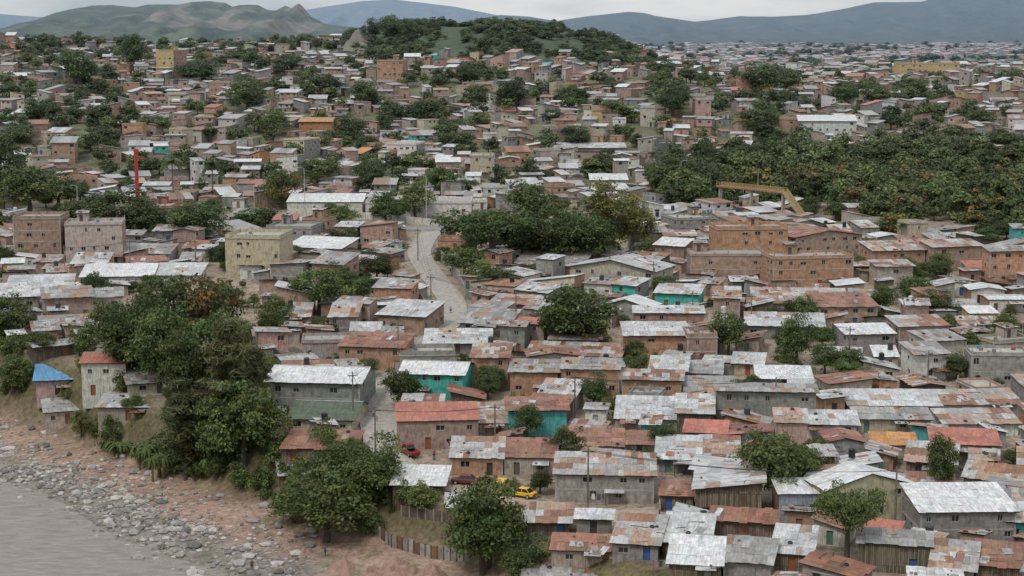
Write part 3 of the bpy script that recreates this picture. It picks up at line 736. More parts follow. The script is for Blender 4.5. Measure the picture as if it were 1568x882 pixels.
# ------------------------------------------------------------ trees
def leafmesh(C,N,s,asp,cols,mb_extra=None,name="t"):
    n=len(C); R=nr.normal(size=(n,3)); a=np.cross(N,R); a/=np.linalg.norm(a,axis=1)[:,None]+1e-9; b=np.cross(N,a); b/=np.linalg.norm(b,axis=1)[:,None]+1e-9
    s=s[:,None]
    v=np.stack([C+a*s*.5,C+b*s*.5*asp,C-a*s*.5,C-b*s*.5*asp],1).reshape(-1,3)
    f=np.arange(4*n).reshape(-1,4)
    V=v.tolist(); Fc=f.tolist(); mi=[0]*n; cc=np.repeat(np.concatenate([cols,np.ones((n,1))],1),4,axis=0)
    if mb_extra and mb_extra.v:
        o=len(V); V+= [tuple(p) for p in mb_extra.v]; Fc+=[[i+o for i in q] for q in mb_extra.f]; mi+=[1]*len(mb_extra.f)
        cc=np.concatenate([cc,np.array([(*c,1) for c,k in mb_extra.c for _ in range(k)])])
    me=bpy.data.meshes.new(name); me.from_pydata(V,[],Fc); me.materials.append(MATS[M_LF]); me.materials.append(MATS[M_BA])
    me.polygons.foreach_set("material_index",np.array(mi,dtype=np.int32))
    at=me.attributes.new("col",'FLOAT_COLOR','CORNER'); at.data.foreach_set("color",cc.astype(np.float32).ravel()); me.update()
    return me
def treeproto(name,H,R,Rz,ncl,lpc,leaf,asp,col,var,seed,rc=(.22,.38),trunk=True,col2=None,p2=0,shell=.5,cone=0):
    r=random.Random(seed); cz=H-Rz; Cs=[];Ns=[];Ss=[];Co=[]; mb=MB(); bc=(.12,.095,.075)
    if trunk:
        th=max(cz-Rz*.3,H*.25); mb.tube([(0,0,-.8),(.1,.05,th*.5),(.0,-.1,th)],[R*.075+.05,R*.055+.03,R*.045],M_BA,bc,7)
    for k in range(ncl):
        d=Vector((r.gauss(0,1),r.gauss(0,1),r.gauss(0,.9))).normalized(); q=r.uniform(shell,1)**.6
        q*=.86+.6*mnoise.noise(d*1.4+Vector((seed*3.1,0,0)))
        zz=d.z*q; sc=1-cone*max(0,(zz+1)/2)
        c=Vector((d.x*q*R*.85*sc,d.y*q*R*.85*sc,cz+zz*Rz*.88))
        rr=R*r.uniform(*rc)*(1-.5*cone*(zz+1)/2)
        if trunk and k%3==0: mb.tube([(0,0,th*.85),tuple(Vector((c.x*.4,c.y*.4,lin(th,c.z,.6)))),tuple(c)],[R*.03,R*.02,.03],M_BA,bc,4)
        D=nr.normal(size=(lpc,3)); D/=np.linalg.norm(D,axis=1)[:,None]; D[:,2]=np.where(D[:,2]<-.3,-D[:,2],D[:,2])
        P=np.array(c)[None]+D*rr*np.array([1,1,.75])*(nr.uniform(.5,1.2,size=(lpc,1)))
        Nn=D*.9+nr.normal(size=(lpc,3))*.55; Nn[:,2]+=.3; Nn/=np.linalg.norm(Nn,axis=1)[:,None]
        base=np.array(col2 if (col2 and r.random()<p2) else col)*r.uniform(1-var,1+var)*np.array([r.uniform(.9,1.15),1,r.uniform(.85,1.1)])
        Cs.append(P);Ns.append(Nn);Ss.append(leaf*nr.uniform(.6,1.3,size=lpc)); Co.append(base[None]*nr.uniform(.75,1.25,size=(lpc,1)))
    me=leafmesh(np.concatenate(Cs),np.concatenate(Ns),np.concatenate(Ss),asp,np.concatenate(Co),mb,name)
    return (me,H,R)
DK=(.068,.102,.033);MD=(.09,.13,.04);LG=(.16,.20,.055);OR=(.19,.125,.035);GY_=(.11,.125,.055)
PR={}
PR['d']=[treeproto("broadleaf_tree",9,4.6,4.2,64,90,.42,.6,DK,.42,s) for s in (1,2,3)]
PR['m']=[treeproto("broadleaf_tree",9,4.6,4.1,56,85,.42,.6,MD,.42,s,(.18,.33)) for s in (4,5)]
PR['l']=[treeproto("light_tree",10,4.6,4.6,70,80,.4,.5,LG,.25,s,(.18,.3)) for s in (6,)]
PR['o']=[treeproto("flowering_tree",9,4.6,4.1,66,80,.42,.6,DK,.35,7,(.2,.33),True,OR,.3)]
PR['u']=[treeproto("umbrella_tree",9,7,2.6,90,90,.45,.5,DK,.35,s,(.14,.24)) for s in (8,)]
PR['c']=[treeproto("casuarina_tree",14,3.0,6.6,85,85,.75,.16,GY_,.3,s,(.2,.36),True,None,0,.3,.6) for s in (9,10)]
PR['b']=[treeproto("shrub",3,2.3,1.7,22,60,.33,.6,MD,.4,s,(.25,.45),False) for s in (11,12,13)]
PR['fd']=[treeproto("broadleaf_tree",9,4.6,4.1,22,40,.95,.65,(.062,.094,.032),.42,s,(.25,.42)) for s in (14,15,16)]
PR['fm']=[treeproto("broadleaf_tree",9,4.6,4.1,22,40,.95,.65,(.10,.135,.045),.38,s,(.25,.42)) for s in (17,18)]
PR['fo']=[treeproto("flowering_tree",9,4.6,4.1,22,40,.95,.65,(.085,.11,.038),.3,19,(.25,.42),True,(.21,.14,.04),.28)]
def palm(seed):
    r=random.Random(seed); mb=MB(); mb.tube([(0,0,-.5),(.2,0,3),(.1,.1,7.5)],[.24,.18,.15],M_BA,(.2,.17,.14),8)
    for k in range(26):
        a=k*2.4; e=r.uniform(-.5,1.2); L=r.uniform(2.2,3); d=Vector((math.cos(a),math.sin(a),0))
        pts=[]
        for i in range(9):
            q=i/8; p=Vector((.1,.1,7.5))+d*(L*q*math.cos(e*.6))+Vector((0,0,math.sin(e)*L*q-1.5*q*q*L*.5)); pts.append(p)
        sd=d.cross(Vector((0,0,1)))
        for i in range(1,9):
            for s in (-1,1):
                p=pts[i]; w=.6*math.sin(.4+2.5*i/9); q=p+sd*s*w+d*.2+Vector((0,0,-.4)); 
                mb.face([p-d*.22,p+d*.22,q+d*.1,q-d*.1],M_LF,(.09,.12,.04))
    o=mb.build("palm_tree"); m=o.data; bpy.data.objects.remove(o); return (m,8.5,3)
PR['p']=[palm(1),palm(2)]
def banana():
    mb=MB(); r=random.Random(4)
    for s in range(5):
        bx,by=r.uniform(-1,1),r.uniform(-1,1); mb.tube([(bx,by,-.3),(bx,by,1.8)],[.15,.1],M_BA,(.15,.17,.07),6)
        for k in range(9):
            a=r.uniform(0,6.28); d=Vector((math.cos(a),math.sin(a),0)); sd=d.cross(Vector((0,0,1))); prev=None; up=r.uniform(1.6,2.6)
            for i in range(6):
                q=i/5; p=Vector((bx,by,1.7))+d*(1.5*q)+Vector((0,0,up*q-(up+.4)*q*q)); w=.2*math.sin(.3+2.6*q)
                cur=(p-sd*w,p+Vector((0,0,.06)),p+sd*w)
                if prev: 
                    c=(.085*r.uniform(.8,1.2),.14,.04); mb.face([prev[0],prev[1],cur[1],cur[0]],M_LF,c); mb.face([prev[1],prev[2],cur[2],cur[1]],M_LF,c)
                prev=cur
    o=mb.build("banana_plant"); m=o.data; bpy.data.objects.remove(o); return (m,3.2,2.2)
PR['n']=[banana()]
NM={'d':'broadleaf_tree','m':'broadleaf_tree','l':'light_green_tree','o':'flowering_tree','u':'umbrella_tree','c':'casuarina_tree','b':'shrub','p':'palm_tree','n':'banana_plant','fd':'broadleaf_tree','fm':'broadleaf_tree','fo':'flowering_tree'}
def putT(kind,x,y,z,R,H,parent=None):
    me,H0,R0=rng.choice(PR[kind]); o=bpy.data.objects.new(NM[kind],me); o.location=(x,y,z-.1); s=R/R0
    o.scale=(s,s*rng.uniform(.9,1.1),H/H0); o.rotation_euler=(0,0,rng.uniform(0,6.28)); COLL.objects.link(o)
    if parent: o.parent=parent
    return o
def TR(kind,x,yb,yt,r):
    X,Y,Z,ppm=ground(x,yb); putT(kind,X,Y,Z,r/ppm,(yb-yt)/ppm)
for t in [('d',885,535,430,60),('m',850,530,455,38),('m',490,482,398,50),('d',205,585,450,60),('o',290,560,412,66),('d',250,600,462,58),('d',330,610,470,55),('o',330,520,420,48),('d',225,540,440,50),('d',180,535,455,45),('d',290,620,500,50),
 ('c',355,690,440,56),('c',372,640,462,44),('c',285,735,555,56),('c',330,700,550,50),('c',300,720,580,44),('c',390,660,500,40),('m',375,715,575,66),('m',405,700,600,45),('d',340,720,600,50),('m',420,500,450,30),
 ('d',1115,545,472,32),('d',1220,560,475,35),('d',975,575,537,25),('b',1135,612,578,30),('d',1188,770,650,64),('u',1296,868,742,66),('d',1440,760,655,30),('b',1240,700,670,30),
 ('m',748,872,705,60),('d',740,880,745,70),('d',803,900,818,45),('m',500,830,715,78),('d',575,770,665,52),('d',515,760,668,46),('m',640,785,735,34),('m',450,800,740,44),('m',540,800,700,45),
 ('l',938,395,272,64),('l',975,385,298,42),('u',755,405,318,90),('d',820,360,275,52),('d',800,400,330,50),('d',865,400,310,44),('d',905,405,325,48),('m',712,425,370,38),('m',735,440,398,30),('d',845,405,330,44),
 ('d',577,430,382,30),('d',300,372,305,50),('d',180,360,288,62),('d',130,350,298,46),('d',225,362,310,44),('d',45,330,248,58),('d',5,320,215,42),('d',90,318,265,38),('o',433,320,255,36),('m',635,335,275,34),('m',590,345,290,32),
 ('m',520,350,312,35),('m',395,350,312,38),('o',530,375,345,32),('m',490,285,235,36),('d',565,290,240,30),('p',266,308,238,17),('p',325,305,242,18),('p',1385,372,338,14),('d',1050,300,235,60),('d',1010,285,240,36),('d',1160,270,215,50),
 ('d',1430,485,440,38),('d',1400,470,418,34),('m',65,545,500,28),('m',22,600,545,34),('d',10,520,450,42),('n',225,715,660,30),('n',180,700,665,26),('n',240,735,680,28),('n',330,725,690,24),('m',680,300,252,32),('d',660,295,262,30),
 ('m',495,515,480,26),('m',762,445,405,38),('m',1480,540,505,24),('m',720,620,600,14),('b',930,640,605,16),('m',125,670,625,22),('m',415,520,470,26),('m',1010,440,410,20),('d',330,400,375,20),('m',40,400,372,24),
 ('d',780,170,120,34),('d',120,135,72,34),('d',205,110,48,26),('d',1165,150,95,38),('d',1200,145,98,28),('m',1160,205,160,40),('d',690,215,180,32),('d',1030,180,130,30),('d',300,128,92,44),('d',500,150,110,30),('d',1340,165,125,26),('d',380,170,118,36),('d',560,165,120,30),
 ('d',1100,260,225,30),('m',1240,240,210,34),('d',1300,255,222,36),('m',1470,230,205,36),('d',1540,235,200,40),('d',1290,160,128,30),('m',1400,150,118,30),('d',1500,200,165,30),('m',870,160,128,30),('d',440,110,80,28),('d',20,230,190,38),('m',100,240,205,36),
 ('d',650,190,150,32),('m',420,205,168,32),('d',60,190,150,30),('m',240,205,172,30),('d',560,235,205,26),('m',880,215,188,26),('d',940,185,150,28),('d',540,215,175,32),('m',735,200,170,26),('d',720,130,100,26),('d',600,60,22,20),('d',575,62,28,18),('d',625,60,26,16)]:
    TR(*t)
# riverbank shrubs
E=empty("riverbank_shrubs"); n=0
while n<280:
    x=rng.uniform(-130,-14); y=rng.uniform(226,345); t=float(tsh(x,y))
    if not 1.5<t<14 or not -.34<x/y: continue
    if x>-40 and rng.random()<.5: n+=1; continue
    px,py=proj(x,y,H1(x,y))
    if 45<px<260 and py<665 and rng.random()<.8: n+=1; continue
    R=rng.uniform(.8,2.8); putT(rng.choice('bbbm') if R>1.8 else 'b',x,y,H1(x,y),R,R*rng.uniform(1.1,2.1),E); n+=1
# right hand wood
E=empty("hillside_wood"); xs=[p[0] for p in FW]; ys=[p[1] for p in FW]; n=0; tries=0
while n<400 and tries<9000:
    tries+=1
    x=rng.uniform(min(xs),max(xs)); y=rng.uniform(min(ys),max(ys))
    if not inpoly(x,y,FW): continue
    px,py=proj(x,y,H1(x,y)); k='fo' if (py>262 and px>1150 and rng.random()<.3) else rng.choice(['fd','fm','fm'])
    R=rng.uniform(2.5,6.5); putT(k,x,y,H1(x,y),R,R*rng.uniform(1.5,2.1),E); n+=1
E=empty("distant_tree_mass"); n=0; tries=0
while n<2700 and tries<70000:
    tries+=1
    y=math.sqrt(rng.uniform(480**2,1300**2)); x=rng.uniform(-.345,.345)*y
    hb=bumpf(x,y); hill=hb>4.5; dn=mnoise.noise(Vector((x/32,y/40,3.1)))
    top=y>1060 and x<60
    if hill: 
        if mnoise.noise(Vector((x/26,y/45,6)))>.25: continue
        R=rng.uniform(1.8,4.6); Hh=R*rng.uniform(.9,1.7)
    else:
        if not top and dn<.11 and rng.random()>.24: continue
        if y<560 and rng.random()<.5: continue
        if hits(corners(x,y,2,2,0,0)) and rng.random()<.83: continue
        R=rng.uniform(1.8,5.4); Hh=R*rng.uniform(1.4,2)
        if y>950 and x>60: Hh*=.7
    if any(inpoly(x,y,P) for P in NOHW[1:3]): continue
    putT(rng.choice(['fd','fd','fm','fm']),x,y,H1(x,y),R,Hh,E); n+=1
n=0
while n<620: # scrub on the bushy hill
    x=rng.uniform(-130,130); y=rng.uniform(900,1180)
    if bumpf(x,y)<4.5 or mnoise.noise(Vector((x/26,y/45,6)))>.3: n+=.1; continue
    R=rng.uniform(1.2,4.0); putT(rng.choice(['fd','fd','fm']),x,y,H1(x,y),R,R*rng.uniform(.8,1.5),E); n+=1
n=0
while n<380: # trees of the far town
    y=rng.uniform(1500,4400); x=rng.uniform(.06,.36)*y
    if y>1900 and mnoise.noise(Vector((x/220,y/350,9)))<-.05 and rng.random()<.7: continue
    R=rng.uniform(5,12); putT('fd',x,y,H1(x,y),R,R*rng.uniform(.9,1.4),E); n+=1
# small near trees and bushes between houses
for _ in range(1400):
    y=rng.uniform(230,570); x=rng.uniform(-.32,.32)*y
    if tsh(x,y)<12 or hits(corners(x,y,1.2,1.2,0,0)) or any(inpoly(x,y,P) for P in NOHW[4:6]): continue
    g=mnoise.noise(Vector((x/13,y/17,8.3)))
    if g<.2 and rng.random()<.6: continue
    R=rng.uniform(.9,2.4) if g<.25 else rng.uniform(1.6,4.2); putT(rng.choice('bmd') if R<2.5 else rng.choice('mdd'),x,y,H1(x,y),R,R*rng.uniform(1.3,2.1))
print('trees',time.time()-T0)
# ------------------------------------------------------------ rubble between the houses
mb=MB()
for _ in range(1700):
    y=rng.uniform(225,430); x=rng.uniform(-.32,.32)*y
    if tsh(x,y)<8 or hits(corners(x,y,.6,.6,0,0)): continue
    mb.setT(x,y,H1(x,y),rng.uniform(0,3)); a=rng.uniform(.15,.7); c=rng.choice([(.35,.2,.14),(.4,.38,.35),(.25,.2,.15),(.5,.5,.5),(.2,.18,.16),(.3,.13,.08),(.1,.25,.4)])
    mb.box(-a/2,a/2,-a*.3,a*.3,-.2,a*rng.uniform(.2,.7),M_CO,c)
mb.build("yard_rubble")
# ------------------------------------------------------------ poles, walls, fences
POLES=[]
def pole(px,py,h,name="utility_pole",arm=True,col=(.2,.17,.14)):
    x,y,z,_=ground(px,py); mb=MB(); mb.tube([(0,0,-.5),(0,0,h*.5),(0,0,h)],[.17,.14,.1],M_CO,col,8,True)
    if arm:
        mb.box(-.9,.9,-.06,.06,h-.75,h-.63,M_WD,(.16,.13,.1),True)
        for a in (-.8,0,.8): mb.tube([(a,0,h-.63),(a,0,h-.4)],.05,M_PA,(.4,.4,.38),5)
        if rng.random()<.5: mb.tube([(.28,0,h-2.4),(.28,0,h-1.5)],.2,M_PA,(.3,.31,.31),8,True)
    o=mb.build(name,(x,y,z),rng.uniform(-.4,.4)); POLES.append((x,y,z+h-.5,o)); return POLES[-1]
PP=[pole(*a) for a in [(541,655,10),(575,705,9),(610,560,9),(660,480,9),(640,400,9),(900,792,10.5),(1000,458,9),(1370,815,9.5),(1187,645,8),(758,690,8),(1150,505,8),(1300,560,8),(880,640,8),(1060,500,8),(1420,600,8),(300,420,9),(100,430,9),(200,420,9),(790,500,8)]]
def lamp(px,py,h):
    x,y,z,_=ground(px,py); mb=MB(); mb.tube([(0,0,-.3),(0,0,h*.6),(0,0,h)],[.14,.1,.07],M_PA,(.5,.5,.48),8,True)
    mb.tube([(0,0,h-.1),(.8,0,h+.25),(1.6,0,h+.3)],.05,M_PA,(.5,.5,.48),6); mb.box(1.5,2.1,-.13,.13,h+.2,h+.32,M_PA,(.4,.4,.4),True)
    mb.build("street_lamp",(x,y,z),rng.choice([0,3.14]))
for a in ((467,330,15),(598,342,14),(653,340,14),(280,350,12),(1043,300,12),(1160,310,10),(1318,300,9),(745,340,13),(120,345,12),(390,345,12)): lamp(*a)
mb=MB()
def wire(a,b):
    p=Vector(a);q=Vector(b); pts=[]
    for i in range(9):
        t=i/8; r=p.lerp(q,t); r.z-=4*(p-q).length*.03*t*(1-t); pts.append(r)
    mb.tube(pts,.03,M_PA,(.03,.03,.03),3)
for i,j in ((0,1),(0,2),(2,3),(3,4),(1,9),(9,12),(9,5),(12,8),(8,11),(6,13),(13,10),(10,11),(11,14),(7,5),(15,17),(16,17),(3,18),(18,6)):
    for e in (-.7,0,.7):
        a,b=PP[i],PP[j]; wire((a[0]+e,a[1],a[2]),(b[0]+e,b[1],b[2]))
mb.build("overhead_wires")
def wallrun(name,pts,h,mat,col,th=.2,post=3):
    W=[ground(a,b)[:2] for a,b in pts]; mb=MB()
    for i in range(len(W)-1):
        (ax,ay),(bx,by)=W[i],W[i+1]; L=math.hypot(bx-ax,by-ay); n=max(1,int(L/post)); ya=math.atan2(by-ay,bx-ax)
        for k in range(n):
            x,y=lin(ax,bx,k/n),lin(ay,by,k/n); mb.setT(x,y,H1(x,y),ya); l=L/n; hh=h*rng.uniform(.88,1.1) if mat in (M_RF,M_WD) else h
            mb.box(.1,l-.1,-th/2,th/2,-2,hh,mat,jc(tone(rng.choice('grRg')) if mat==M_RF else col,.08)); mb.box(-.1,.1,-th/2-.05,th/2+.05,-2,h+.1,M_CO if mat!=M_RF else M_WD,(.36,.34,.31) if mat!=M_RF else (.2,.15,.1))
    mb.build(name)
wallrun("concrete_wall",[(712,458),(702,432),(680,405),(664,388)],3.0,M_CO,(.32,.30,.27))
wallrun("concrete_wall",[(712,460),(770,454),(830,452),(870,458)],2.6,M_BK,(.42,.40,.37))
wallrun("stone_wall",[(640,455),(655,480),(640,510)],2.0,M_BR,(.42,.29,.22))
wallrun("tin_fence",[(560,800),(600,838),(660,855),(720,862)],1.9,M_RF,(.4,.4,.4),.06,1.1)
wallrun("tin_fence",[(1010,800),(1080,812)],1.8,M_RF,(.4,.4,.4),.06,1.1)
wallrun("wooden_fence",[(615,790),(690,800),(720,830)],1.6,M_WD,(.25,.2,.16),.06,1.5)
wallrun("block_wall",[(1100,575),(1180,572),(1250,580)],2.2,M_BK,(.27,.25,.22))
wallrun("yard_wall",[(725,352),(560,336),(440,334)],2.2,M_PL,(.66,.62,.54))
wallrun("block_wall",[(400,545),(470,560),(540,560)],2.0,M_BK,(.36,.34,.31))
wallrun("block_wall",[(1010,790),(1010,765)],1.8,M_BK,(.36,.34,.31))
# red sign pillar
x,y,z,ppm=ground(211,318); mb=MB(); h=90/ppm
mb.box(-.9,.9,-.9,.9,-1,.8,M_CO,(.35,.33,.3)); mb.box(-.55,.55,-.55,.55,.8,h-1.2,M_PA,(.42,.035,.03)); mb.box(-.75,.75,-.7,.7,h-1.2,h,M_PA,(.45,.04,.03),True); mb.box(.55,2.6,-.2,.2,h-3.2,h-2.6,M_PA,(.42,.035,.03),True)
mb.build("red_sign_pillar",(x,y,z),.3)
# footbridge
a=ground(1100,322); b_=ground(1200,338); mb=MB(); A=Vector(a[:3])+Vector((0,0,8.2)); B=Vector((b_[0],b_[1],a[2]+5.8))
d=(B-A); L=d.length; ya=math.atan2(d.y,d.x); YC=(.42,.31,.11)
mb.box(0,L,-1.1,1.1,-.5,0,M_CO,(.36,.19,.13),True)
for s in (-1.1,1.02):
    for zz in (.05,.55,1.05): mb.box(0,L,s,s+.08,zz,zz+.09,M_PA,YC,True)
    k=0
    while k<L: mb.box(k,k+.12,s-.01,s+.09,0,1.2,M_PA,YC); k+=1.4
for k in (.5,L/2,L-.8): mb.box(k,k+.6,-.5,.5,-12,-.5,M_CO,(.4,.35,.3))
for i in range(18): mb.box(L+i*.42,L+i*.42+.44,-1.1+.0,1.1,-.6-i*.38,-.2-i*.38,M_CO,(.42,.35,.29),True)
for s in (-1.15,1.1):
    mb.face([(L,s,1.1),(L,s,-.1),(L+7.5,s,-6.8),(L+7.5,s,-5.6)],M_PA,YC)
mb.build("yellow_footbridge",tuple(A),ya)
# billboard lattice
x,y,z,ppm=ground(1010,290); mb=MB(); h=82/ppm
for e in (-1.6,1.6): mb.tube([(e,0,-1),(e,0,h)],.22,M_PA,(.12,.12,.12),6,True)
k=h*.55
while k<h: mb.box(-2.2,2.2,-.25,-.15,k,k+.25,M_PA,(.16,.16,.16),True); k+=.7
for e in (-2.2,-.7,.7,2.1): mb.box(e,e+.1,-.32,-.26,h*.55,h,M_PA,(.12,.12,.12))
mb.build("billboard_frame",(x,y-8,z),.2)
# laundry lines
def laundry(px,py,n,yaw,dz=0):
    x,y,z,_=ground(px,py); mb=MB(); L=n*.75
    for e in (0,L): mb.tube([(e,0,-.3),(e,0,2.0)],.04,M_WD,(.2,.15,.1),5)
    mb.tube([(0,0,1.95),(L/2,0,1.82),(L,0,1.95)],.015,M_PA,(.3,.3,.3),3)
    for i in range(n):
        c=rng.choice([(.5,.08,.08),(.08,.15,.4),(.7,.7,.68),(.6,.5,.15),(.1,.1,.12),(.5,.25,.35),(.7,.7,.7),(.15,.4,.4)]); w=rng.uniform(.4,.62); h=rng.uniform(.6,1.0); a=i*.75+.08
        mb.face([(a,.0,1.85-h),(a+w/2,.06,1.83-h),(a+w/2,.03,1.86),(a,0,1.88)],M_PA,c); mb.face([(a+w/2,.06,1.83-h),(a+w,-.02,1.85-h),(a+w,0,1.88),(a+w/2,.03,1.86)],M_PA,c)
    mb.build("laundry_line",(x,y,z+dz),yaw)
for a in ((680,694,6,0),(940,452,8,.1,1),(150,665,5,0),(95,518,6,0),(1060,352,9,0,4),(1275,568,5,.5),(905,775,3,0),(500,515,4,.2),(1540,500,5,0),(1210,755,4,0),(1000,880,4,.2)): laundry(*a)
# ------------------------------------------------------------ vehicles
def car(kind,px,py,yaw,col):
    x,y,z,_=ground(px,py); mb=MB(); G=(.02,.025,.03)
    if kind=='pickup': prof=[(-2.6,.5,.95,.82),(-2.5,.42,1.02,.88),(-.3,.4,1.04,.9),(1.2,.4,1.02,.9),(2.3,.42,.92,.86),(2.55,.5,.75,.78)]; cab=(-.45,-.25,.95,1.35,1.68)
    elif kind=='van': prof=[(-2.3,.45,1.1,.85),(-2.2,.4,1.15,.9),(1.6,.4,1.1,.9),(2.2,.42,.95,.85),(2.35,.5,.8,.8)]; cab=(-2.2,-2.05,1.2,1.9,1.95)
    else: prof=[(-2.15,.5,.8,.72),(-2.05,.4,.9,.8),(-1.2,.38,.93,.84),(.8,.38,.92,.84),(1.9,.4,.78,.8),(2.12,.5,.62,.7)]; cab=(-1.6,-1.0,.45,1.15,1.42)
    for i in range(len(prof)-1):
        x0,b0,t0,w0=prof[i];x1,b1,t1,w1=prof[i+1]
        for s in (-1,1):
            mb.face([(x0,s*w0,b0),(x1,s*w1,b1),(x1,s*w1*1.0,t1-.12),(x0,s*w0,t0-.12)],M_PA,col); mb.face([(x0,s*w0,t0-.12),(x1,s*w1,t1-.12),(x1,s*w1*.93,t1),(x0,s*w0*.93,t0)],M_PA,col)
        if kind=='pickup' and i==1: 
            mb.face([(x0,-.7,.62),(x1,-.7,.62),(x1,.7,.62),(x0,.7,.62)],M_PA,(.05,.04,.04))
            for s in (-1,1): mb.face([(x0,s*.7,.62),(x1,s*.7,.62),(x1,s*w1*.93,t1),(x0,s*w0*.93,t0)],M_PA,col)
        else: mb.face([(x0,-w0*.93,t0),(x1,-w1*.93,t1),(x1,w1*.93,t1),(x0,w0*.93,t0)],M_PA,col)
        mb.face([(x0,-w0,b0),(x1,-w1,b1),(x1,w1,b1),(x0,w0,b0)],M_PA,(.03,.03,.03))
    for e in (0,-1):
        x0,b0,t0,w0=prof[e]; mb.face([(x0,-w0,b0),(x0,w0,b0),(x0,w0*.93,t0),(x0,-w0*.93,t0)],M_PA,col)
        sg=-.012 if e==0 else .012; lc=(.35,.03,.02) if e==0 else (.7,.7,.65)
        for s in (-1,1): mb.face([(x0+sg,s*w0*.9,t0-.28),(x0+sg,s*w0*.6,t0-.28),(x0+sg,s*w0*.6,t0-.12),(x0+sg,s*w0*.9,t0-.12)],M_PA,lc)
        mb.face([(x0+sg,-w0*.5,b0+.05),(x0+sg,w0*.5,b0+.05),(x0+sg,w0*.5,b0+.2),(x0+sg,-w0*.5,b0+.2)],M_PA,(.05,.05,.05))
    rb,rt,ft,fb,zt=cab; zb=.92 if kind=='car' else 1.03; wb,wt=.78,.62
    if kind!='car': wb,wt=.82,.7
    b4=[(rb,-wb,zb),(fb,-wb,zb),(fb,wb,zb),(rb,wb,zb)]; t4=[(rt,-wt,zt),(ft,-wt,zt),(ft,wt,zt),(rt,wt,zt)]
    for k in range(4):
        k2=(k+1)%4; P=[Vector(b4[k]),Vector(b4[k2]),Vector(t4[k2]),Vector(t4[k])]; mb.face(P,M_GL,G)
        ce=(P[0]+P[1]+P[2]+P[3])/4; nn_=(P[1]-P[0]).cross(P[3]-P[0]).normalized()*.012
        if nn_.dot(ce-Vector(((rb+fb)/2,0,1.1)))<0: nn_=-nn_
        for (i0,i1) in ((0,3),(1,2)):
            o=P[1 if i0==0 else 0]-P[i0]; o=o.normalized()*.09
            mb.face([P[i0]+nn_,P[i0]+o+nn_,P[i1]+o+nn_,P[i1]+nn_],M_PA,col)
        if k%2==0:
            m=(P[0]+P[1])/2;t_=(P[2]+P[3])/2;e=(P[1]-P[0]).normalized()*.05; mb.face([m-e+nn_,m+e+nn_,t_+e+nn_,t_-e+nn_],M_PA,col)
    mb.face([Vector(p)+Vector((0,0,.01)) for p in t4],M_PA,col)
    wx=(-1.35,1.35) if kind=='car' else (-1.6,1.55)
    for a in wx:
        for s in (-1,1):
            yy=s*.8; mb.tube([(a,yy-.11,.33),(a,yy+.11,.33)],.33,M_PA,(.015,.015,.015),14,True); mb.tube([(a,yy-.13,.33),(a,yy+.13,.33)],.18,M_PA,(.4,.4,.4),10,True)
    mb.build({'pickup':'red_pickup_truck','van':'parked_van','car':'parked_car'}[kind] if col!=TX else 'yellow_taxi',(x,y,z+.14),yaw)
TX=(.72,.42,.02)
car('pickup',627,697,math.radians(118),(.30,.03,.03)); car('car',800,762,math.radians(150),TX); car('car',712,742,math.radians(170),(.14,.03,.03)); car('van',768,755,math.radians(80),(.62,.36,.04))
for px,py,c in ((15,327,(.6,.6,.6)),(45,334,(.1,.1,.12)),(90,334,(.5,.5,.5)),(350,342,(.3,.3,.32)),(500,346,(.5,.05,.04)),(610,350,(.7,.7,.7)),(250,338,(.6,.6,.62))): car('car',px,py,rng.choice([.02,3.16]),c)
# ------------------------------------------------------------ people
def person(px,py,yaw,shirt,pants):
    x,y,z,_=ground(px,py); me=bpy.data.meshes.new("person")
    V=[];E=[];R=[]
    def v(p,r,par=None):
        V.append(p);R.append(r)
        if par is not None: E.append((par,len(V)-1))
        return len(V)-1
    pel=v((0,0,.95),.14); ch=v((0,-.02,1.28),.16,pel); nk=v((0,-.02,1.48),.06,ch); h1=v((0,-.03,1.6),.085,nk); h2=v((0,-.02,1.7),.08,h1); v((0,-.12,1.61),.02,h1)
    for s in (-1,1):
        v((s*.085,-.02,1.61),.018,h1)
        sh=v((s*.19,-.02,1.42),.07,ch); el=v((s*.27,.02,1.14),.05,sh); wr=v((s*.26,-.12,.90),.033,el); pa=v((s*.26,-.15,.83),.035,wr)
        for k in range(4): f=v((s*(.235+.018*k),-.17,.79),.009,pa); v((s*(.235+.018*k),-.165,.75+.005*abs(k-1)),.008,f)
        v((s*.215,-.17,.82),.01,pa)
        hp=v((s*.1,0,.88),.11,pel); kn=v((s*.12,-.08 if s>0 else .0,.5),.07,hp); an=v((s*.12,.0 if s>0 else .1,.09),.045,kn); v((s*.13,-.16 if s>0 else -.06,.04),.04,an)
    me.from_pydata(V,E,[])
    ob=bpy.data.objects.new("person",me); COLL.objects.link(ob)
    md=ob.modifiers.new("Skin",'SKIN')
    if me.skin_vertices:
        for i,sv in enumerate(me.skin_vertices[0].data): sv.radius=(R[i],R[i]); sv.use_root=(i==0)
    ob.modifiers.new("Sub",'SUBSURF').render_levels=1
    b=NB("clothed_person"); tc=b.n("ShaderNodeTexCoord"); sx=b.n("ShaderNodeSeparateXYZ"); b.l(tc.outputs['Object'],sx.inputs[0])
    mr=b.n("ShaderNodeMath",operation='DIVIDE'); mr.inputs[1].default_value=2; b.l(sx.outputs['Z'],mr.inputs[0])
    r=b.n("ShaderNodeValToRGB"); r.color_ramp.interpolation='CONSTANT'; e=r.color_ramp.elements; sk=(.22,.12,.08)
    for _ in range(3): e.new(.5)
    for i,(p,c) in enumerate(((0,(.05,.04,.04)),(.035,pants),(.47,shirt),(.735,sk),(.83,(.02,.015,.012)))): e[i].position=p; e[i].color=(*c,1)
    b.l(mr.outputs[0],r.inputs[0]); me.materials.append(b.out(r.outputs[0],.8,.2)); ob.location=(x,y,z); ob.rotation_euler=(0,0,yaw)
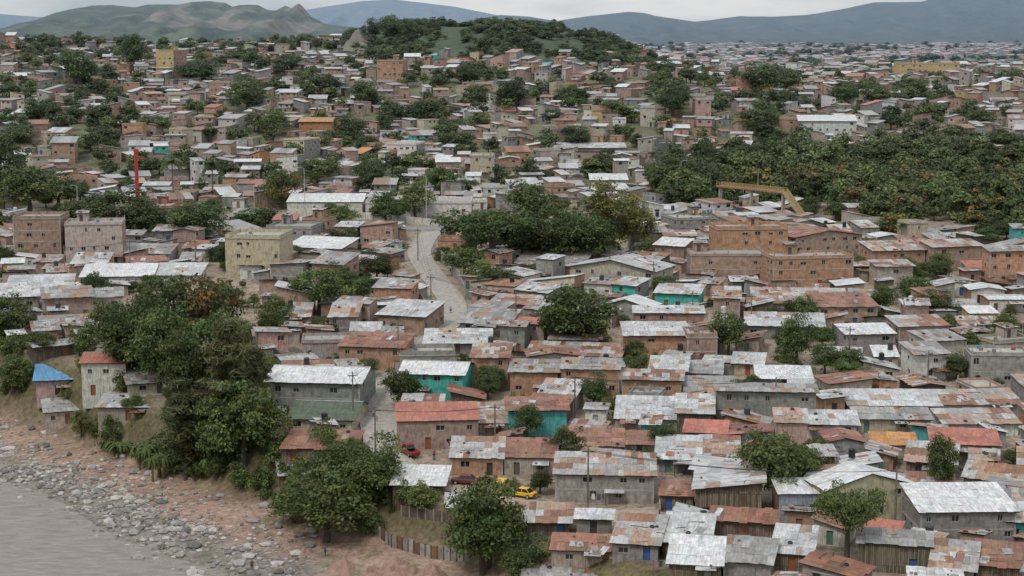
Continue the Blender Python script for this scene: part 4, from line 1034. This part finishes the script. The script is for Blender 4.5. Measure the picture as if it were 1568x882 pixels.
for a in ((386,874,.3,(.12,.05,.05),(.03,.03,.04)),(498,852,2.2,(.05,.1,.3),(.04,.04,.05)),(572,640,1,(.5,.5,.5),(.05,.06,.12)),(665,703,4,(.4,.1,.1),(.05,.05,.1)),(690,480,0,(.3,.3,.35),(.04,.04,.06)),(925,797,2,(.5,.45,.4),(.05,.05,.08))): person(*a)
# ------------------------------------------------------------ light, world, camera
w=bpy.data.worlds.new("World"); scene.world=w; w.use_nodes=True; nt=w.node_tree; nt.nodes.clear()
el,az=math.radians(56),math.radians(-145)  # azimuth from +Y clockwise
sky=nt.nodes.new("ShaderNodeTexSky"); sky.sky_type='NISHITA'; sky.sun_disc=False; sky.sun_elevation=el; sky.sun_rotation=az; sky.altitude=900; sky.dust_density=2
tc=nt.nodes.new("ShaderNodeTexCoord"); mp=nt.nodes.new("ShaderNodeMapping"); mp.inputs['Scale'].default_value=(1,1,5)
ns=nt.nodes.new("ShaderNodeTexNoise"); ns.inputs['Scale'].default_value=5; ns.inputs['Detail'].default_value=8; ns.inputs['Roughness'].default_value=.55
cr=nt.nodes.new("ShaderNodeValToRGB"); cr.color_ramp.elements[0].position=.38; cr.color_ramp.elements[0].color=(4.4,5.0,5.7,1); cr.color_ramp.elements[1].position=.6; cr.color_ramp.elements[1].color=(7.6,7.7,7.8,1)
sz=nt.nodes.new("ShaderNodeSeparateXYZ"); mrz=nt.nodes.new("ShaderNodeMapRange"); mrz.inputs['From Min'].default_value=.05; mrz.inputs['From Max'].default_value=.8; mrz.inputs['To Min'].default_value=1.0; mrz.inputs['To Max'].default_value=1.75
mlt=nt.nodes.new("ShaderNodeVectorMath"); mlt.operation='SCALE'
mxw=nt.nodes.new("ShaderNodeMixRGB"); mxw.inputs[0].default_value=.88
bg=nt.nodes.new("ShaderNodeBackground"); bg.inputs[1].default_value=.1; ow=nt.nodes.new("ShaderNodeOutputWorld")
nt.links.new(tc.outputs['Generated'],mp.inputs[0]); nt.links.new(mp.outputs[0],ns.inputs[0]); nt.links.new(ns.outputs['Fac'],cr.inputs[0])
nt.links.new(tc.outputs['Generated'],sz.inputs[0]); nt.links.new(sz.outputs['Z'],mrz.inputs[0]); nt.links.new(cr.outputs[0],mlt.inputs[0]); nt.links.new(mrz.outputs[0],mlt.inputs['Scale'])
nt.links.new(sky.outputs[0],mxw.inputs[1]); nt.links.new(mlt.outputs[0],mxw.inputs[2]); nt.links.new(mxw.outputs[0],bg.inputs[0]); nt.links.new(bg.outputs[0],ow.inputs[0])
sl=bpy.data.lights.new("sun",'SUN'); sl.energy=1.5; sl.angle=math.radians(10); sl.color=(1,.95,.87); so=bpy.data.objects.new("sun",sl); COLL.objects.link(so)
dv=Vector((math.sin(az)*math.cos(el),math.cos(az)*math.cos(el),math.sin(el))); so.rotation_euler=dv.to_track_quat('Z','Y').to_euler(); so.location=(0,0,200)
cam=bpy.data.cameras.new("camera"); cam.sensor_width=36; cam.lens=F/1568*36; cam.clip_start=1; cam.clip_end=30000
co=bpy.data.objects.new("camera",cam); co.location=(0,0,CAMZ); co.rotation_euler=(math.pi/2-PITCH,0,0); COLL.objects.link(co); scene.camera=co
scene.view_settings.view_transform='Standard'; scene.view_settings.look='None'; scene.view_settings.exposure=0
print('done',time.time()-T0)
